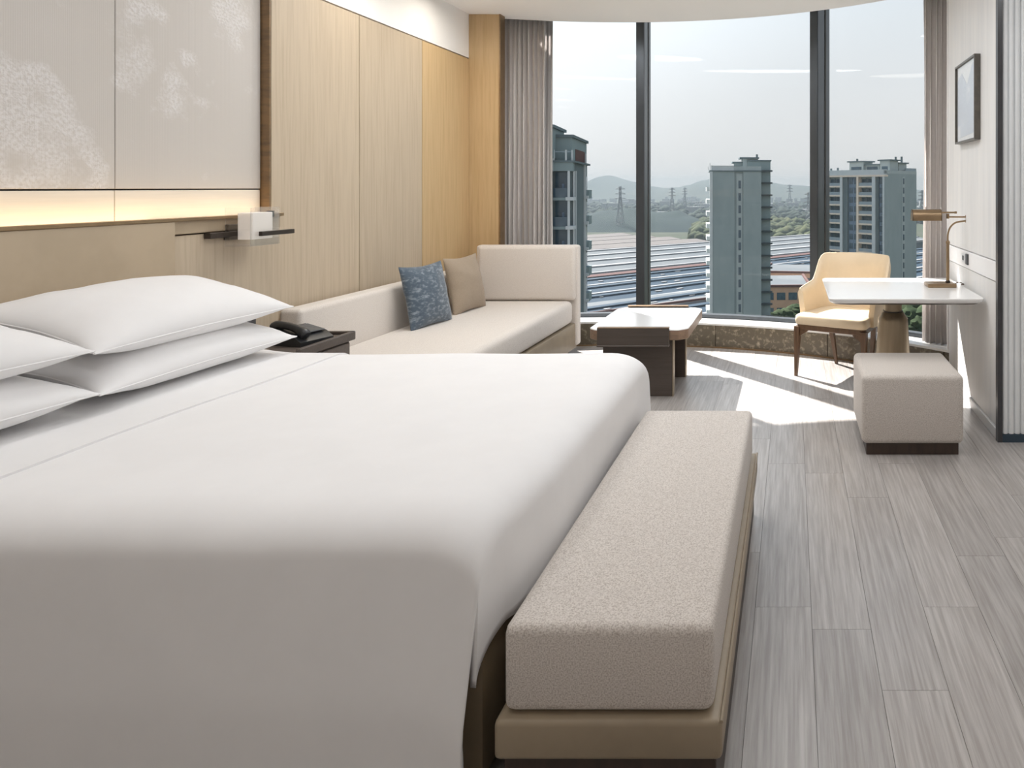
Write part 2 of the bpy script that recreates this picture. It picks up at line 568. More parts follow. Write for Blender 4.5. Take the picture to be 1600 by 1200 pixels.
def yk(x, r=WR):
    return WCY + math.sqrt(max(0, r * r - (x - WCX) ** 2))


# floor with single planks
floor = obj('floor', box(XL - 0.1, XW + 0.1, YB - 0.1, 6.6, -0.15, -0.006), M['subfloor'], smooth=False)
tag(floor, 'grey brown oak plank floor of the room', kind='structure')
random.seed(4)
PW, PL = 0.1865, 1.22
full = None
known_end = {0: 2.35, -1: 1.96, -3: 2.35}
nplank = 0
k = -18
while True:
    x0 = 0.436 + PW * k
    if x0 > XW:
        break
    end = known_end.get(k, random.uniform(0, PL))
    y = end
    while y > YB:
        y -= PL
    while y < 6.25:
        ya, yb = max(y, YB), y + PL
        xa, xb = max(x0, XL), min(x0 + PW, XW)
        lim = 6.3 if x0 < XR else YF + 0.04
        yb = min(yb, lim)
        if yb - ya > 0.03 and xb - xa > 0.02:
            fullsize = abs(yb - ya - PL) < 1e-6 and abs(xb - xa - PW) < 1e-6
            if fullsize and full is not None:
                copy_obj(full, (xa, ya, 0), floor)
            else:
                g = box(xa + 0.0006, xb - 0.0006, ya + 0.0006, yb - 0.0006, -0.006, 0.0)
                p = obj('plank', g, M['plank'], floor, at=(xa, ya, 0), smooth=False)
                if fullsize:
                    full = p
            nplank += 1
        y += PL
    k += 1

ceil = obj('ceiling', J(prism([(XL - 0.2, YB - 0.1), (XW + 0.1, YB - 0.1), (XW + 0.1, 4.0)] + arc(WR + 0.02, 46, -20, 30), ZC, ZC + 0.12)), M['ceiling'], smooth=False)
tag(ceil, 'cream white ceiling with a curved edge at the window', kind='structure')
pocket = obj('ceiling_pocket', J(ring(WR + 0.02, WR + 0.05, -22, 50, ZC + 0.10, 3.22), prism(arc(WR - 0.1, -24, 52, 30) + arc(WR + 0.6, -24, 52, 30)[::-1], 3.2, 3.35)), M['ceiling'], smooth=False)
tag(pocket, 'curtain pocket above the ceiling edge at the window', kind='structure')
wb = obj('wall_back', box(XL - 0.2, XW + 0.2, YB - 0.2, YB, -0.15, 3.0), M['paint'], smooth=False)
tag(wb, 'plain white wall behind the bed side', kind='structure')
we = obj('wall_entrance', box(XW, XW + 0.2, YB - 0.2, 4.0, -0.15, 3.0), M['paint'], smooth=False)
tag(we, 'plain white wall far on the right side', kind='structure')

# --- left wall
wl = obj('wall_left', box(XL - 0.25, XL - 0.06, YB - 0.2, 7.0, -0.15, 3.35), M['shadow_gap'], smooth=False)
tag(wl, 'left wall with silver panels above the bed and oak veneer panels above the sofa', kind='structure')
YJ = [3.70, 4.457, 5.213, 5.97]
ZW = 2.49
for i in range(3):
    obj('veneer_panel', box(XL - 0.045, XL, YJ[i] + 0.003, YJ[i + 1] - 0.003, 0.0, ZW, 0.002, 1), M['veneer'] if i < 2 else M['veneer_lit_warm'], wl)
obj('soffit_panel', box(XL - 0.045, XL - 0.003, 3.703, 5.97, ZW + 0.01, ZC), M['paint'], wl, label='plain white strip above the veneer panels')
obj('bronze_edge', box(XL - 0.062, XL - 0.001, 3.69, 3.70, 1.2, ZC), M['bronze'], wl)
XA = XL - 0.044
for ya, yb in ((1.28, 2.085), (2.088, 2.893), (2.896, 3.684), (0.47, 1.277)):
    obj('art_panel', box(XA - 0.016, XA, ya, yb, 1.395, ZC, 0.0015, 1), M['art'], wl, label='silver grey panel with a pale embossed cloud pattern')
    obj('cream_panel', box(XA - 0.016, XA - 0.002, ya, yb, 1.10, 1.388, 0.0015, 1), M['strip_wall'], wl, label='cream strip lit from the headboard ledge')
obj('side_panel', box(XL - 0.05, XL - 0.03, YB, 0.467, 0, ZC), M['paint'], wl)

# --- oak pillar between wall and curtain
tr = obj('trim_1', box(XL - 0.01, -2.482, 5.972, 6.06, 0, ZC + 0.0, 0.002, 1), M['veneer_lit_warm'])
tag(tr, 'narrow oak veneer return beside the left curtain', kind='structure')
obj('edge_strip', box(-2.486, -2.474, 5.965, 6.06, 0, ZC), M['brass'], tr)

# --- kerb, sill and curved window wall
kb = obj('trim_2', ring(WR, WR + 0.03, -19, 47, 0, 0.21, 40), M['kerb'])
tag(kb, 'curved kerb of brown speckled marble under the window', kind='structure')
angs = [-19, -3, 13, 29, 45]
for i in range(4):
    obj('kerb_slab', ring(WR - 0.012, WR + 0.03, angs[i] + 0.06, angs[i + 1] - 0.06, 0.012, 0.195, 12), M['kerb'], kb)
obj('kerb_foot', ring(WR - 0.02, WR + 0.01, -19, 45, 0.0, 0.012, 40), M['bronze'], kb)
sill = obj('trim_3', J(ring(WR - 0.006, WR + 0.35, -22, 50, 0.195, 0.212, 40), ring(WR + 0.03, WR + 0.35, -22, 50, -0.1, 0.195, 40)), M['sill'])
tag(sill, 'white curved window sill above the marble kerb', kind='structure')
TH = [-24.0, 2.05, 26.5, 50.0]
RG = WR + 0.25
wins = []
for i in range(3):
    a0, a1 = TH[i] + 0.5, TH[i + 1] - 0.5
    wn = obj(f'window_{i + 1}', J(ring(RG - 0.03, RG + 0.04, a0, a1, 0.212, 0.245, 14), ring(RG - 0.03, RG + 0.04, a0, a1, 3.15, 3.2, 14)), M['mullion'])
    tag(wn, ['tall window pane behind the sofa end', 'wide middle window pane above the coffee table', 'right window pane behind the desk chair'][i], kind='structure')
    obj('pane', ring(RG, RG + 0.012, a0, a1, 0.245, 3.15, 14), M['glass'], wn)
    wins.append(wn)


def fin(th, r0, r1, wd, z0, z1):
    er = Vector((math.sin(R(th)), math.cos(R(th))))
    et = Vector((math.cos(R(th)), -math.sin(R(th))))
    c = Vector((WCX, WCY))
    P = [c + er * r0 - et * wd / 2, c + er * r0 + et * wd / 2, c + er * r1 + et * wd / 2, c + er * r1 - et * wd / 2]
    return prism([(p.x, p.y) for p in P], z0, z1)


for i, th in enumerate(TH[1:3]):
    mu = obj(f'trim_{4 + i}', fin(th, WR + 0.07, RG + 0.06, 0.075, 0.212, 3.2), M['mullion'], smooth=False)
    tag(mu, ['dark aluminium window mullion beside the left high rise', 'dark aluminium window mullion behind the desk chair'][i], kind='structure')
    obj('gasket', fin(th, RG - 0.045, RG - 0.02, 0.081, 0.212, 3.2), M['shadow_gap'], mu, smooth=False)
    obj('front_cap', fin(th, WR + 0.062, WR + 0.072, 0.069, 0.212, 3.2), M['mullion'], mu, smooth=False)
# wall outside left of the glass
ol = obj('wall_window_side', box(-3.4, -2.76, 6.0, 7.0, -0.2, 3.35), M['paint'], smooth=False)
tag(ol, 'white window jamb hidden behind the left curtain', kind='structure')

# --- right wall: upper panel, socket band, lower panel
wr = obj('wall_right', box(XR + 0.02, XW + 0.1, YF + 0.05, 5.16, -0.1, 3.3), M['paint'], smooth=False)
tag(wr, 'pale right wall with a socket band behind the desk', kind='structure')
obj('upper_panel', box(XR, XR + 0.03, YF + 0.02, 5.15, 0.99, ZC + 0.02, 0.002, 1), M['wallpaper'], wr)
obj('lower_panel', box(XR + 0.004, XR + 0.03, YF + 0.02, 5.15, 0.06, 0.868, 0.002, 1), M['wallpaper'], wr)
obj('socket_band', box(XR - 0.004, XR + 0.03, YF + 0.02, 5.15, 0.875, 0.984, 0.002, 1), M['paint'], wr)
obj('end_trim', box(XR - 0.004, XR + 0.05, 5.15, 5.175, 0, ZC + 0.2), M['paint'], wr)
bb = obj('baseboard_right', box(XR - 0.008, XR + 0.03, YF + 0.02, 5.17, 0, 0.058, 0.002, 1), M['socket_white'])
tag(bb, 'low white baseboard along the right wall', kind='structure')
t6 = obj('trim_6', box(XR - 0.012, XR + 0.014, YF - 0.02, YF + 0.02, 0, ZC), M['switch_dark'], smooth=False)
tag(t6, 'thin dark vertical trim at the corner beside the fluted wall', kind='structure')
fl = obj('wall_fluted', box(XR + 0.015, XW, YF, YF + 0.04, 0.0, ZC), M['fluted'], smooth=False)
tag(fl, 'white fluted wall return on the right', kind='structure')
pitch = 0.0335
prof = [(pitch / 2 * math.cos(R(180 + 18 * i)), 0.016 * math.sin(R(180 + 18 * i))) for i in range(11)]
prof = [(p[0] * 0.94, p[1]) for p in prof] + [(pitch * 0.47, 0.004), (-pitch * 0.47, 0.004)]
x = XR + 0.016 + pitch / 2
s0 = None
while x < XW - pitch:
    if s0 is None:
        s0 = obj('slat', prism([(p[0] + x, p[1] + YF) for p in prof], 0.045, ZC), M['fluted'], fl, at=(x, YF, 0))
    else:
        copy_obj(s0, (x, YF, 0), fl)
    x += pitch
obj('base_strip', box(XR + 0.015, XW, YF - 0.02, YF + 0.01, 0, 0.043), M['teal_base'], fl)


# ------------------------------------------------------------------ curtains
def curtain(name, r, a0, a1, folds, amp, z0, z1, label, m, lining=None, seed=0):
    random.seed(seed)
    n = folds * 10
    root = thing(name, label, 'curtain', (WCX + r * math.sin(R((a0 + a1) / 2)), WCY + r * math.cos(R((a0 + a1) / 2)), z0))
    ph = [random.uniform(0.75, 1.2) for _ in range(folds + 2)]

    def line(zf):
        out = []
        for i in range(n + 1):
            u = i / n
            a = a0 + (a1 - a0) * u
            f = u * folds
            kk = int(f)
            am = amp * ph[kk] * (0.75 + 0.25 * zf)
            rr = r + am * math.sin(2 * math.pi * f + 0.5 * math.sin(5 * zf + kk))
            aa = a + 0.10 * math.sin(4 * math.pi * f) + 0.05 * math.sin(3 * zf + kk)
            out.append((WCX + rr * math.sin(R(aa)), WCY + rr * math.cos(R(aa))))
        return out
    rings = []
    for j in range(9):
        zf = j / 8
        rings.append([(p[0], p[1], z0 + (z1 - z0) * (1 - zf)) for p in line(zf)])
    o = obj('drape', loft(rings, closed=False, caps=False), m, root, sharp=80)
    sd = o.modifiers.new('thickness', 'SOLIDIFY')
    sd.thickness = 0.004
    obj('heading_tape', ring(r - 0.012, r + 0.012, a0, a1, z1 - 0.004, z1 + 0.03, 8), m, root)
    return root


curtain('curtain', WR + 0.10, -16.3, -10.7, 9, 0.036, 0.215, 2.98, 'taupe pleated curtain gathered at the left end of the window behind the sofa', M['curtain'], seed=2)
curtain('sheer_curtain', WR + 0.185, -11.4, -9.9, 3, 0.022, 0.215, 2.98, 'pale sheer curtain bunched behind the left taupe curtain', M['sheer'], seed=5)
curtain('curtain', WR + 0.13, 41.0, 46.0, 7, 0.04, 0.215, 2.98, 'taupe pleated curtain gathered at the right end of the window beside the desk', M['curtain'], seed=8)

# ------------------------------------------------------------------ headboard and its light ledge
HX = -2.668
hb = thing('headboard', 'tan leather and oak headboard wall behind the bed pillows', 'headboard', (XA, 2.3, 0.0))
obj('leather_panel', box(XA - 0.01, HX, 0.70, 3.045, 0.12, 1.252, 0.004, 2), M['leather_wall'], hb)
obj('oak_panel', box(XA - 0.01, HX - 0.022, 3.048, 3.688, 0.0, 1.188, 0.002, 1), M['veneer'], hb)
obj('top_rail', box(XA - 0.01, HX - 0.014, 3.046, 3.692, 1.194, 1.262, 0.003, 1), M['leather_wall'], hb)
obj('ledge_cap', box(HX - 0.018, HX + 0.004, 0.70, 3.692, 1.252, 1.268, 0.002, 1), M['brass'], hb)
led = obj('led_strip', box(XA + 0.012, XA + 0.022, 0.72, 3.66, 1.2535, 1.258), M['led'], hb)
la = bpy.data.lights.new('ledge_light', 'AREA')
la.shape = 'RECTANGLE'
la.size = 0.02
la.size_y = 2.95
la.energy = LED_W
la.color = (1.0, 0.72, 0.40)
lo = bpy.data.objects.new('ledge_light', la)
lo.location = (XA + 0.055, 2.2, 1.266)
lo.rotation_euler = Vector((-0.45, 0, 1)).to_track_quat('-Z', 'X').to_euler()
C.objects.link(lo)

# ------------------------------------------------------------------ bed
BX0, BX1 = -2.655, -0.655     # headboard end, foot end
BY0, BY1 = 1.545, 3.23
BT = 0.665
bed = thing('bed', 'large bed with smooth white duvet and brown leather base', 'bed', ((BX0 + BX1) / 2, (BY0 + BY1) / 2, 0))
obj('bed_base', box(BX0, BX1 - 0.045, BY0 + 0.05, BY1 - 0.04, 0.05, 0.36, 0.012, 2), M['bed_leather'], bed)
obj('mattress', box(BX0, BX1 - 0.05, BY0 + 0.05, BY1 - 0.05, 0.36, 0.61, 0.05, 3), M['linen'], bed)
for px in (BX0 + 0.12, BX1 - 0.2):
    for py in (BY0 + 0.15, BY1 - 0.15):
        obj('leg', lathe([(0.03, 0), (0.035, 0.05)], px, py, 12), M['plinth'], bed)


def edge(s, rx, rz):
    """arc length past the start of the rounded edge -> (outwards, down)"""
    q = math.pi / 2 * (rx + rz) / 2
    if s <= 0:
        return 0.0, 0.0
    if s < q:
        a = s / q * math.pi / 2
        return rx * math.sin(a), rz * (1 - math.cos(a))
    return rx, rz + (s - q)


def duvet():
    rx, rz = 0.15, 0.085
    q = math.pi / 2 * (rx + rz) / 2
    foot_drop, near_drop, far_drop = 0.275, 0.60, 0.40
    xa = BX0 + 0.27
    xe = BX1 - rx
    ye0, ye1 = BY0 + rx, BY1 - rx
    A = [xa + (xe - xa) * i / 46 for i in range(47)]
    A = [(a, 0.0) for a in A] + [(xe, q * (i + 1) / 9) for i in range(9)] + [(xe, q + (foot_drop - rz) * (i + 1) / 10) for i in range(10)]
    B = [(ye0, -(q + (near_drop - rz) * (1 - i / 14))) for i in range(14)] + [(ye0, -q * (1 - i / 9)) for i in range(9)]
    B += [(ye0 + (ye1 - ye0) * i / 40, 0.0) for i in range(41)]
    B += [(ye1, q * (i + 1) / 9) for i in range(9)] + [(ye1, q + (far_drop - rz) * (i + 1) / 8) for i in range(8)]
    V, idx = [], {}
    for i, (ax, sx) in enumerate(A):
        for j, (by, sy) in enumerate(B):
            ox, dx = edge(sx, rx, rz)
            oy, dy = edge(abs(sy), rx, rz)
            sg = -1 if sy < 0 else 1
            X, Y, Z = ax + ox, by + sg * oy, BT - dx - dy
            # soft body of the filling
            nv = noise.noise(Vector((X * 1.7, Y * 1.7, 3.1))) * 0.006 + noise.noise(Vector((X * 4.5, Y * 4.0, 9.0))) * 0.0025
            Z += nv * (1 if dx + dy < 0.1 else 0.3)
            if dy > rz and sg < 0:      # near side hangs with slow waves
                k2 = min(1, (dy - rz) / 0.3)
                Y += 0.012 * math.sin(X * 3.3 + 0.7) * k2 - 0.035 * k2
                X -= 0.012 * k2 * (1 if sx > 0 else 0)
            X -= 0.035 * max(0, 1 - (Y - BY0) / 0.4) * (1 if sx > 0 else max(0, (ax - xe + 0.5) / 0.5))
            if dx > rz:
                k2 = min(1, (dx - rz) / 0.2)
                if sg < 0 and dy > 0:      # the foot flap tucks round the corner behind the side flap
                    Y -= 0.006 * k2
                    X -= 0.008 * k2
                X += (0.010 * math.sin(Y * 4.1) + 0.006) * k2
                # the free hem at the foot hangs a little lower away from the near corner
                Z -= 0.045 * k2 * max(0, min(1, (Y - BY0) / 0.45))
            idx[i, j] = len(V)
            V.append((X, Y, Z))
    F = []
    for i in range(len(A) - 1):
        for j in range(len(B) - 1):
            cs = [(i, j), (i + 1, j), (i + 1, j + 1), (i, j + 1)]
            both = min(min(edge(A[c[0]][1], rx, rz)[1], edge(abs(B[c[1]][1]), rx, rz)[1]) for c in cs)
            if both > 0.075:
                continue
            F.append(tuple(idx[c] for c in cs))
    used = sorted({v for f in F for v in f})
    mp = {v: n for n, v in enumerate(used)}
    return [V[v] for v in used], [tuple(mp[v] for v in f) for f in F]


dv = obj('duvet', duvet(), M['linen'], bed, sharp=70)
sd = dv.modifiers.new('thickness', 'SOLIDIFY')
sd.thickness = 0.014
sd.offset = -1
# folded-back top sheet: a low band in front of the pillows
rings = []
for j in range(31):
    y = BY0 + 0.03 + (BY1 - BY0 - 0.06) * j / 30
    e = min(1.0, (y - BY0) / 0.15, (BY1 - y) / 0.15)
    dz = -0.085 * (1 - math.sqrt(max(0, 1 - (1 - e) ** 2)))
    row = []
    for k in range(13):
        x = BX0 + 0.20 + (0.455) * k / 12
        nv = noise.noise(Vector((x * 1.7, y * 1.7, 3.1))) * 0.006
        lift = 0.007 + 0.030 * max(0, 1 - k / 6) ** 1.5
        row.append((x + 0.004 * math.sin(y * 5), y, BT + dz + nv + lift))
    for k in range(12, -1, -1):
        row.append((row[k][0], row[k][1], row[k][2] - 0.012))
    rings.append(row)
obj('turned_down_sheet', loft(rings), M['linen'], bed, sharp=60)


def pillow(a, b, t, seed=0, corner=0.10, wr=0.006, n=28, pw=2.6):
    """a, b half sizes, t half thickness; lies in the local xy plane"""
    V, F = [], []
    top, bot = {}, {}
    for i in range(n + 1):
        for j in range(n + 1):
            u = math.sin((i / n - 0.5) * math.pi)
            v = math.sin((j / n - 0.5) * math.pi)
            x = a * u * (1 - corner * (1 - abs(v) ** 1.6))
            y = b * v * (1 - corner * 0.8 * (1 - abs(u) ** 1.6))
            h = max(0, 1 - abs(u) ** pw) ** 0.55 * max(0, 1 - abs(v) ** pw) ** 0.55
            rim = i in (0, n) or j in (0, n)
            wv = wr * noise.noise(Vector((x * 9 + seed, y * 9, seed * 3.7)))
            wv += wr * 1.2 * noise.noise(Vector((x * 3.5 + seed, y * 16, 1.7 + seed))) * (abs(u) ** 2)
            top[i, j] = len(V)
            V.append((x, y, t * h + (0 if rim else wv * (0.3 + h))))
            if rim:
                bot[i, j] = top[i, j]
            else:
                bot[i, j] = len(V)
                V.append((x, y, -t * h * 0.9 + wv * 0.5))
    for i in range(n):
        for j in range(n):
            F.append((top[i, j], top[i + 1, j], top[i + 1, j + 1], top[i, j + 1]))
            F.append((bot[i, j], bot[i, j + 1], bot[i + 1, j + 1], bot[i + 1, j]))
    return V, F


def bed_pillow(y, x, z, tilt, yaw, roll, seed, label, t=0.105, a=0.445, b=0.232):
    root = thing('bed_pillow', label, 'pillow', (x, y, z - 0.08), 0, 'white pillows on the bed')
    # long side along world y
    Mx = Matrix.Translation((0, 0, 0.08)) @ Matrix.Rotation(R(yaw), 4, 'Z') @ Matrix.Rotation(R(tilt), 4, 'Y') @ Matrix.Rotation(R(roll), 4, 'X') @ Matrix.Rotation(R(90), 4, 'Z')
    c = obj('pillowcase', xform(pillow(a, b, t, seed), Mx), M['linen'], root, local=True, sharp=60)
    # flange seam along the rim
    loop = []
    n = 28
    per = [(i, 0) for i in range(n)] + [(n, j) for j in range(n)] + [(i, n) for i in range(n, 0, -1)] + [(0, j) for j in range(n, 0, -1)]
    for i, j in per:
        u = math.sin((i / n - 0.5) * math.pi)
        v = math.sin((j / n - 0.5) * math.pi)
        loop.append(Mx @ Vector((a * u * (1 - 0.10 * (1 - abs(v) ** 1.6)), b * v * (1 - 0.08 * (1 - abs(u) ** 1.6)), 0)))
    loop.append(loop[0])
    obj('seam', tube(loop, 0.003, 5), M['linen'], c, local=True)
    return root


bed_pillow(2.69, -2.435, 0.785, 12, 0, 0, 1.3, 'lower white pillow on the far side of the bed near the telephone', t=0.095)
bed_pillow(2.68, -2.44, 0.932, 15, 0, 0, 4.1, 'upper white pillow on the far side of the bed, in front of the oak panel', t=0.10)
bed_pillow(1.80, -2.435, 0.79, 12, 0, 0, 7.7, 'lower white pillow of the near stack at the left picture edge', t=0.095)
bed_pillow(1.79, -2.44, 0.94, 15, 0, 0, 9.2, 'upper white pillow of the near stack at the left picture edge', t=0.10)

# ------------------------------------------------------------------ bench at the foot of the bed
bn = thing('bench', 'long beige upholstered bench on leather base at the foot of the bed', 'bench', (-0.40, 2.26, 0))
obj('cushion', box(-0.626, -0.170, 1.52, 3.01, 0.262, 0.452, 0.022, 3), M['fabric'], bn)
obj('leather_base', box(-0.640, -0.150, 1.505, 3.035, 0.172, 0.258, 0.012, 3), M['leather_base'], bn)
obj('piping', tube([(-0.152, 1.507, 0.256), (-0.152, 3.033, 0.256)], 0.004, 6), M['leather_base'], bn)
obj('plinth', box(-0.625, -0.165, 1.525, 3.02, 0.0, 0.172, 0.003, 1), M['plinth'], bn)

# ------------------------------------------------------------------ nightstand with telephone
ns = thing('nightstand', 'brown nightstand between bed and sofa', 'nightstand', (-2.47, 3.45, 0))
obj('cabinet', box(-2.665, -2.30, 3.26, 3.655, 0.06, 0.615, 0.004, 1), M['night_top'], ns)
dr = obj('drawer', box(-2.302, -2.287, 3.275, 3.64, 0.36, 0.60, 0.003, 1), M['night_top'], ns)
obj('handle', box(-2.29, -2.272, 3.38, 3.53, 0.56, 0.572, 0.003, 1), M['brass'], dr)
obj('top', box(-2.67, -2.285, 3.25, 3.665, 0.615, 0.638, 0.004, 1), M['night_top'], ns)
obj('rim', J(box(-2.67, -2.275, 3.645, 3.667, 0.638, 0.654, 0.003, 1), box(-2.295, -2.273, 3.25, 3.667, 0.610, 0.654, 0.004, 1)), M['umber'], ns)
obj('plinth', box(-2.65, -2.31, 3.275, 3.64, 0.0, 0.06), M['plinth'], ns)

ph = thing('telephone', 'black desk telephone with handset on the nightstand', 'telephone', (-2.415, 3.46, 0.638), R(-14))
body = prism([(-0.095, 0.0), (0.10, 0.0), (0.10, 0.022), (0.055, 0.05), (-0.075, 0.075), (-0.095, 0.06)], -0.09, 0.09)
body = xform(body, Matrix.Rotation(R(90), 4, 'X'))
obj('base', body, M['phone'], ph, local=True)
hs = catmull([(-0.105, -0.05, 0.076), (-0.075, -0.05, 0.090), (-0.01, -0.05, 0.088), (0.055, -0.05, 0.070), (0.092, -0.05, 0.048)], 16)
hnd = obj('handset', tube(hs, [0.018, 0.026, 0.027, 0.026, 0.023, 0.020, 0.019, 0.018, 0.018, 0.018, 0.019, 0.020, 0.022, 0.024, 0.025, 0.024, 0.018], 12), M['phone'], ph, local=True)
obj('keypad', xform(box(-0.05, 0.06, -0.015, 0.065, 0, 0.006, 0.002, 1), Matrix.Translation((0.005, 0.01, 0.064)) @ Matrix.Rotation(R(11), 4, 'Y')), M['phone_key'], ph, local=True)
cordp = []
for i in range(60):
    a = i * 0.9
    cordp.append((-0.10 - 0.0004 * i + 0.007 * math.cos(a), -0.05 + 0.0022 * i, 0.012 + 0.007 * math.sin(a)))
obj('coiled_cord', tube(cordp, 0.0022, 5), M['phone'], ph, local=True)
sk = thing('wall_socket', 'dark grey socket plate on the oak panel behind the far pillow', 'socket', (HX - 0.022, 3.40, 0.74))
obj('plate', box(HX - 0.024, HX - 0.012, 3.30, 3.52, 0.715, 0.775, 0.003, 1), M['switch_dark'], sk)
for yy in (3.355, 3.41, 3.465):
    obj('outlet', box(HX - 0.013, HX - 0.009, yy - 0.02, yy + 0.02, 0.725, 0.765, 0.002, 1), M['phone_key'], sk)

# ------------------------------------------------------------------ acrylic wall lamp
D0, D1 = 3.31, 3.50
LX0, LX1 = -2.668, -2.548
wlp = thing('wall_lamp', 'clear acrylic box wall lamp with dark bronze bars above the pillow', 'lamp', (HX, 3.40, 1.12))
z0, z1 = 1.122, 1.305
ac = obj('acrylic_box', J(box(LX0, LX1, D0, D0 + 0.006, z0, z1), box(LX1 - 0.006, LX1, D0 + 0.006, D1 - 0.006, z0, z1), box(LX0, LX1, D1 - 0.006, D1, z0, z1), box(LX0, LX1 - 0.006, D0 + 0.006, D1 - 0.006, z0, z0 + 0.006)), M['acrylic'], wlp, smooth=False)
obj('diffuser_shade', box(LX0 + 0.035, LX1 - 0.012, D0 + 0.03, D1 - 0.03, z0 + 0.03, z1 - 0.025, 0.003, 1), M['diffuser'], wlp)
obj('wall_bar', box(HX - 0.02, HX + 0.012, 3.215, 3.47, 1.165, 1.192, 0.002, 1), M['dark_bronze'], wlp)
obj('mount_plate', box(HX - 0.024, HX + 0.002, 3.33, 3.44, 1.15, 1.225, 0.002, 1), M['dark_bronze'], wlp)
obj('front_bar', box(LX1, LX1 + 0.018, 3.36, 3.58, 1.168, 1.190, 0.002, 1), M['dark_bronze'], wlp)
obj('clip', box(LX1 - 0.06, LX1 - 0.03, D1 - 0.008, D1 + 0.004, z1 - 0.05, z1 - 0.02), M['dark_bronze'], wlp)

# ------------------------------------------------------------------ sofa daybed
sf = thing('sofa', 'long beige daybed sofa with tall end panel along the oak wall', 'sofa', (-2.2, 4.8, 0))
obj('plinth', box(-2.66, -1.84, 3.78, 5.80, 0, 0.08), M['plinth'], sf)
obj('leather_base', box(-2.70, -1.785, 3.72, 5.83, 0.08, 0.285, 0.008, 2), M['leather_base'], sf)
obj('seat_cushion', box(-2.60, -1.790, 3.72, 5.755, 0.29, 0.478, 0.045, 4), M['sofa_fabric'], sf)
obj('backrest', box(-2.705, -2.585, 3.70, 5.86, 0.285, 0.758, 0.025, 4), M['sofa_fabric'], sf)
ep = obj('end_panel', box(-2.60, -1.762, 5.785, 5.875, 0.10, 0.925, 0.022, 4), M['sofa_fabric'], sf)
obj('end_cushion', box(-2.565, -1.775, 5.735, 5.80, 0.478, 0.922, 0.03, 4), M['sofa_fabric'], sf)


def sofa_pillow(name, label, m, loc, size, th, yaw, lean, seed):
    root = thing(name, label, 'cushion', loc)
    g = pillow(size, size, th, seed, corner=0.11, wr=0.009, pw=2.2)
    # stand it up: local y -> up, face normal towards +x rotated by yaw
    Mx = Matrix.Rotation(R(yaw), 4, 'Z') @ Matrix.Rotation(R(-lean), 4, 'Y') @ Matrix(((0, 0, 1, 0), (1, 0, 0, 0), (0, 1, 0, 0), (0, 0, 0, 1)))
    g = xform(g, Mx)
    mz = min(v[2] for v in g[0])
    g = ([(v[0], v[1], v[2] - mz - 0.012) for v in g[0]], g[1])
    obj('cover', g, m, root, local=True, sharp=60)
    n = 28
    return root


sofa_pillow('cushion', 'blue grey patterned cushion leaning on the sofa back', M['blue_velvet'], (-2.462, 4.74, 0.478), 0.215, 0.075, -8, 12, 2.2)
sofa_pillow('cushion', 'plain taupe cushion leaning on the sofa beside the end panel', M['taupe_linen'], (-2.462, 5.30, 0.478), 0.215, 0.075, -6, 12, 6.4)

# ------------------------------------------------------------------ coffee table
TX0, TX1, TY0, TY1, TZ = -1.355, -0.695, 4.65, 5.50, 0.462
ct = thing('coffee_table', 'low coffee table with white top and umber side trays by the window', 'table', ((TX0 + TX1) / 2, (TY0 + TY1) / 2, 0))


def cutrect(x0, x1, y0, y1, c, r=0.02):
    P = [(x0 + c, y0), (x1 - c, y0), (x1, y0 + c), (x1, y1 - c), (x1 - c, y1), (x0 + c, y1), (x0, y1 - c), (x0, y0 + c)]
    out = []
    n = len(P)
    for i in range(n):
        p0, p1, p2 = Vector(P[i - 1]), Vector(P[i]), Vector(P[(i + 1) % n])
        a = p1 + (p0 - p1).normalized() * r
        b = p1 + (p2 - p1).normalized() * r
        for k in range(4):
            t = k / 3
            q = a * (1 - t) ** 2 + p1 * 2 * t * (1 - t) + b * t * t
            out.append((q.x, q.y))
    return out


oc = cutrect(TX0, TX1, TY0, TY1, 0.055)
obj('tabletop_edge', slab(oc, [(TZ - 0.072, 0.004), (TZ - 0.068, 0.0), (TZ - 0.008, 0.0)]), M['table_edge'], ct)
obj('tabletop', slab(oc, [(TZ - 0.008, 0.0), (TZ - 0.003, 0.0), (TZ, 0.003)]), M['table_white'], ct)
for yy, s in ((TY0, -1), (TY1, 1)):
    tray = obj('side_tray', J(box(-1.285, -0.812, yy - 0.022 if s < 0 else yy + 0.004, yy - 0.004 if s < 0 else yy + 0.022, TZ - 0.105, TZ + 0.012, 0.002, 1),
                              box(-1.285, -0.812, yy - 0.03 if s < 0 else yy - 0.012, yy + 0.012 if s < 0 else yy + 0.03, TZ - 0.110, TZ - 0.100, 0.002, 1)), M['umber'], ct)
    obj('tray_lip', box(-1.285, -0.812, yy - 0.022 if s < 0 else yy - 0.012, yy + 0.012 if s < 0 else yy + 0.022, TZ + 0.010, TZ + 0.017, 0.002, 1), M['bronze'], tray)
obj('leg', box(-1.27, -0.805, 4.72, 4.775, 0, TZ - 0.072, 0.002, 1), M['umber'], ct)
obj('leg', box(-1.27, -0.795, 5.20, 5.255, 0, TZ - 0.072, 0.002, 1), M['umber'], ct)
obj('leg_edge', box(-0.804, -0.797, 4.72, 4.775, 0, TZ - 0.072), M['pedestal'], ct)
obj('leg_edge', box(-0.794, -0.787, 5.20, 5.255, 0, TZ - 0.072), M['pedestal'], ct)
obj('stretcher', box(-1.08, -1.02, 4.775, 5.20, 0.30, TZ - 0.072), M['umber'], ct)

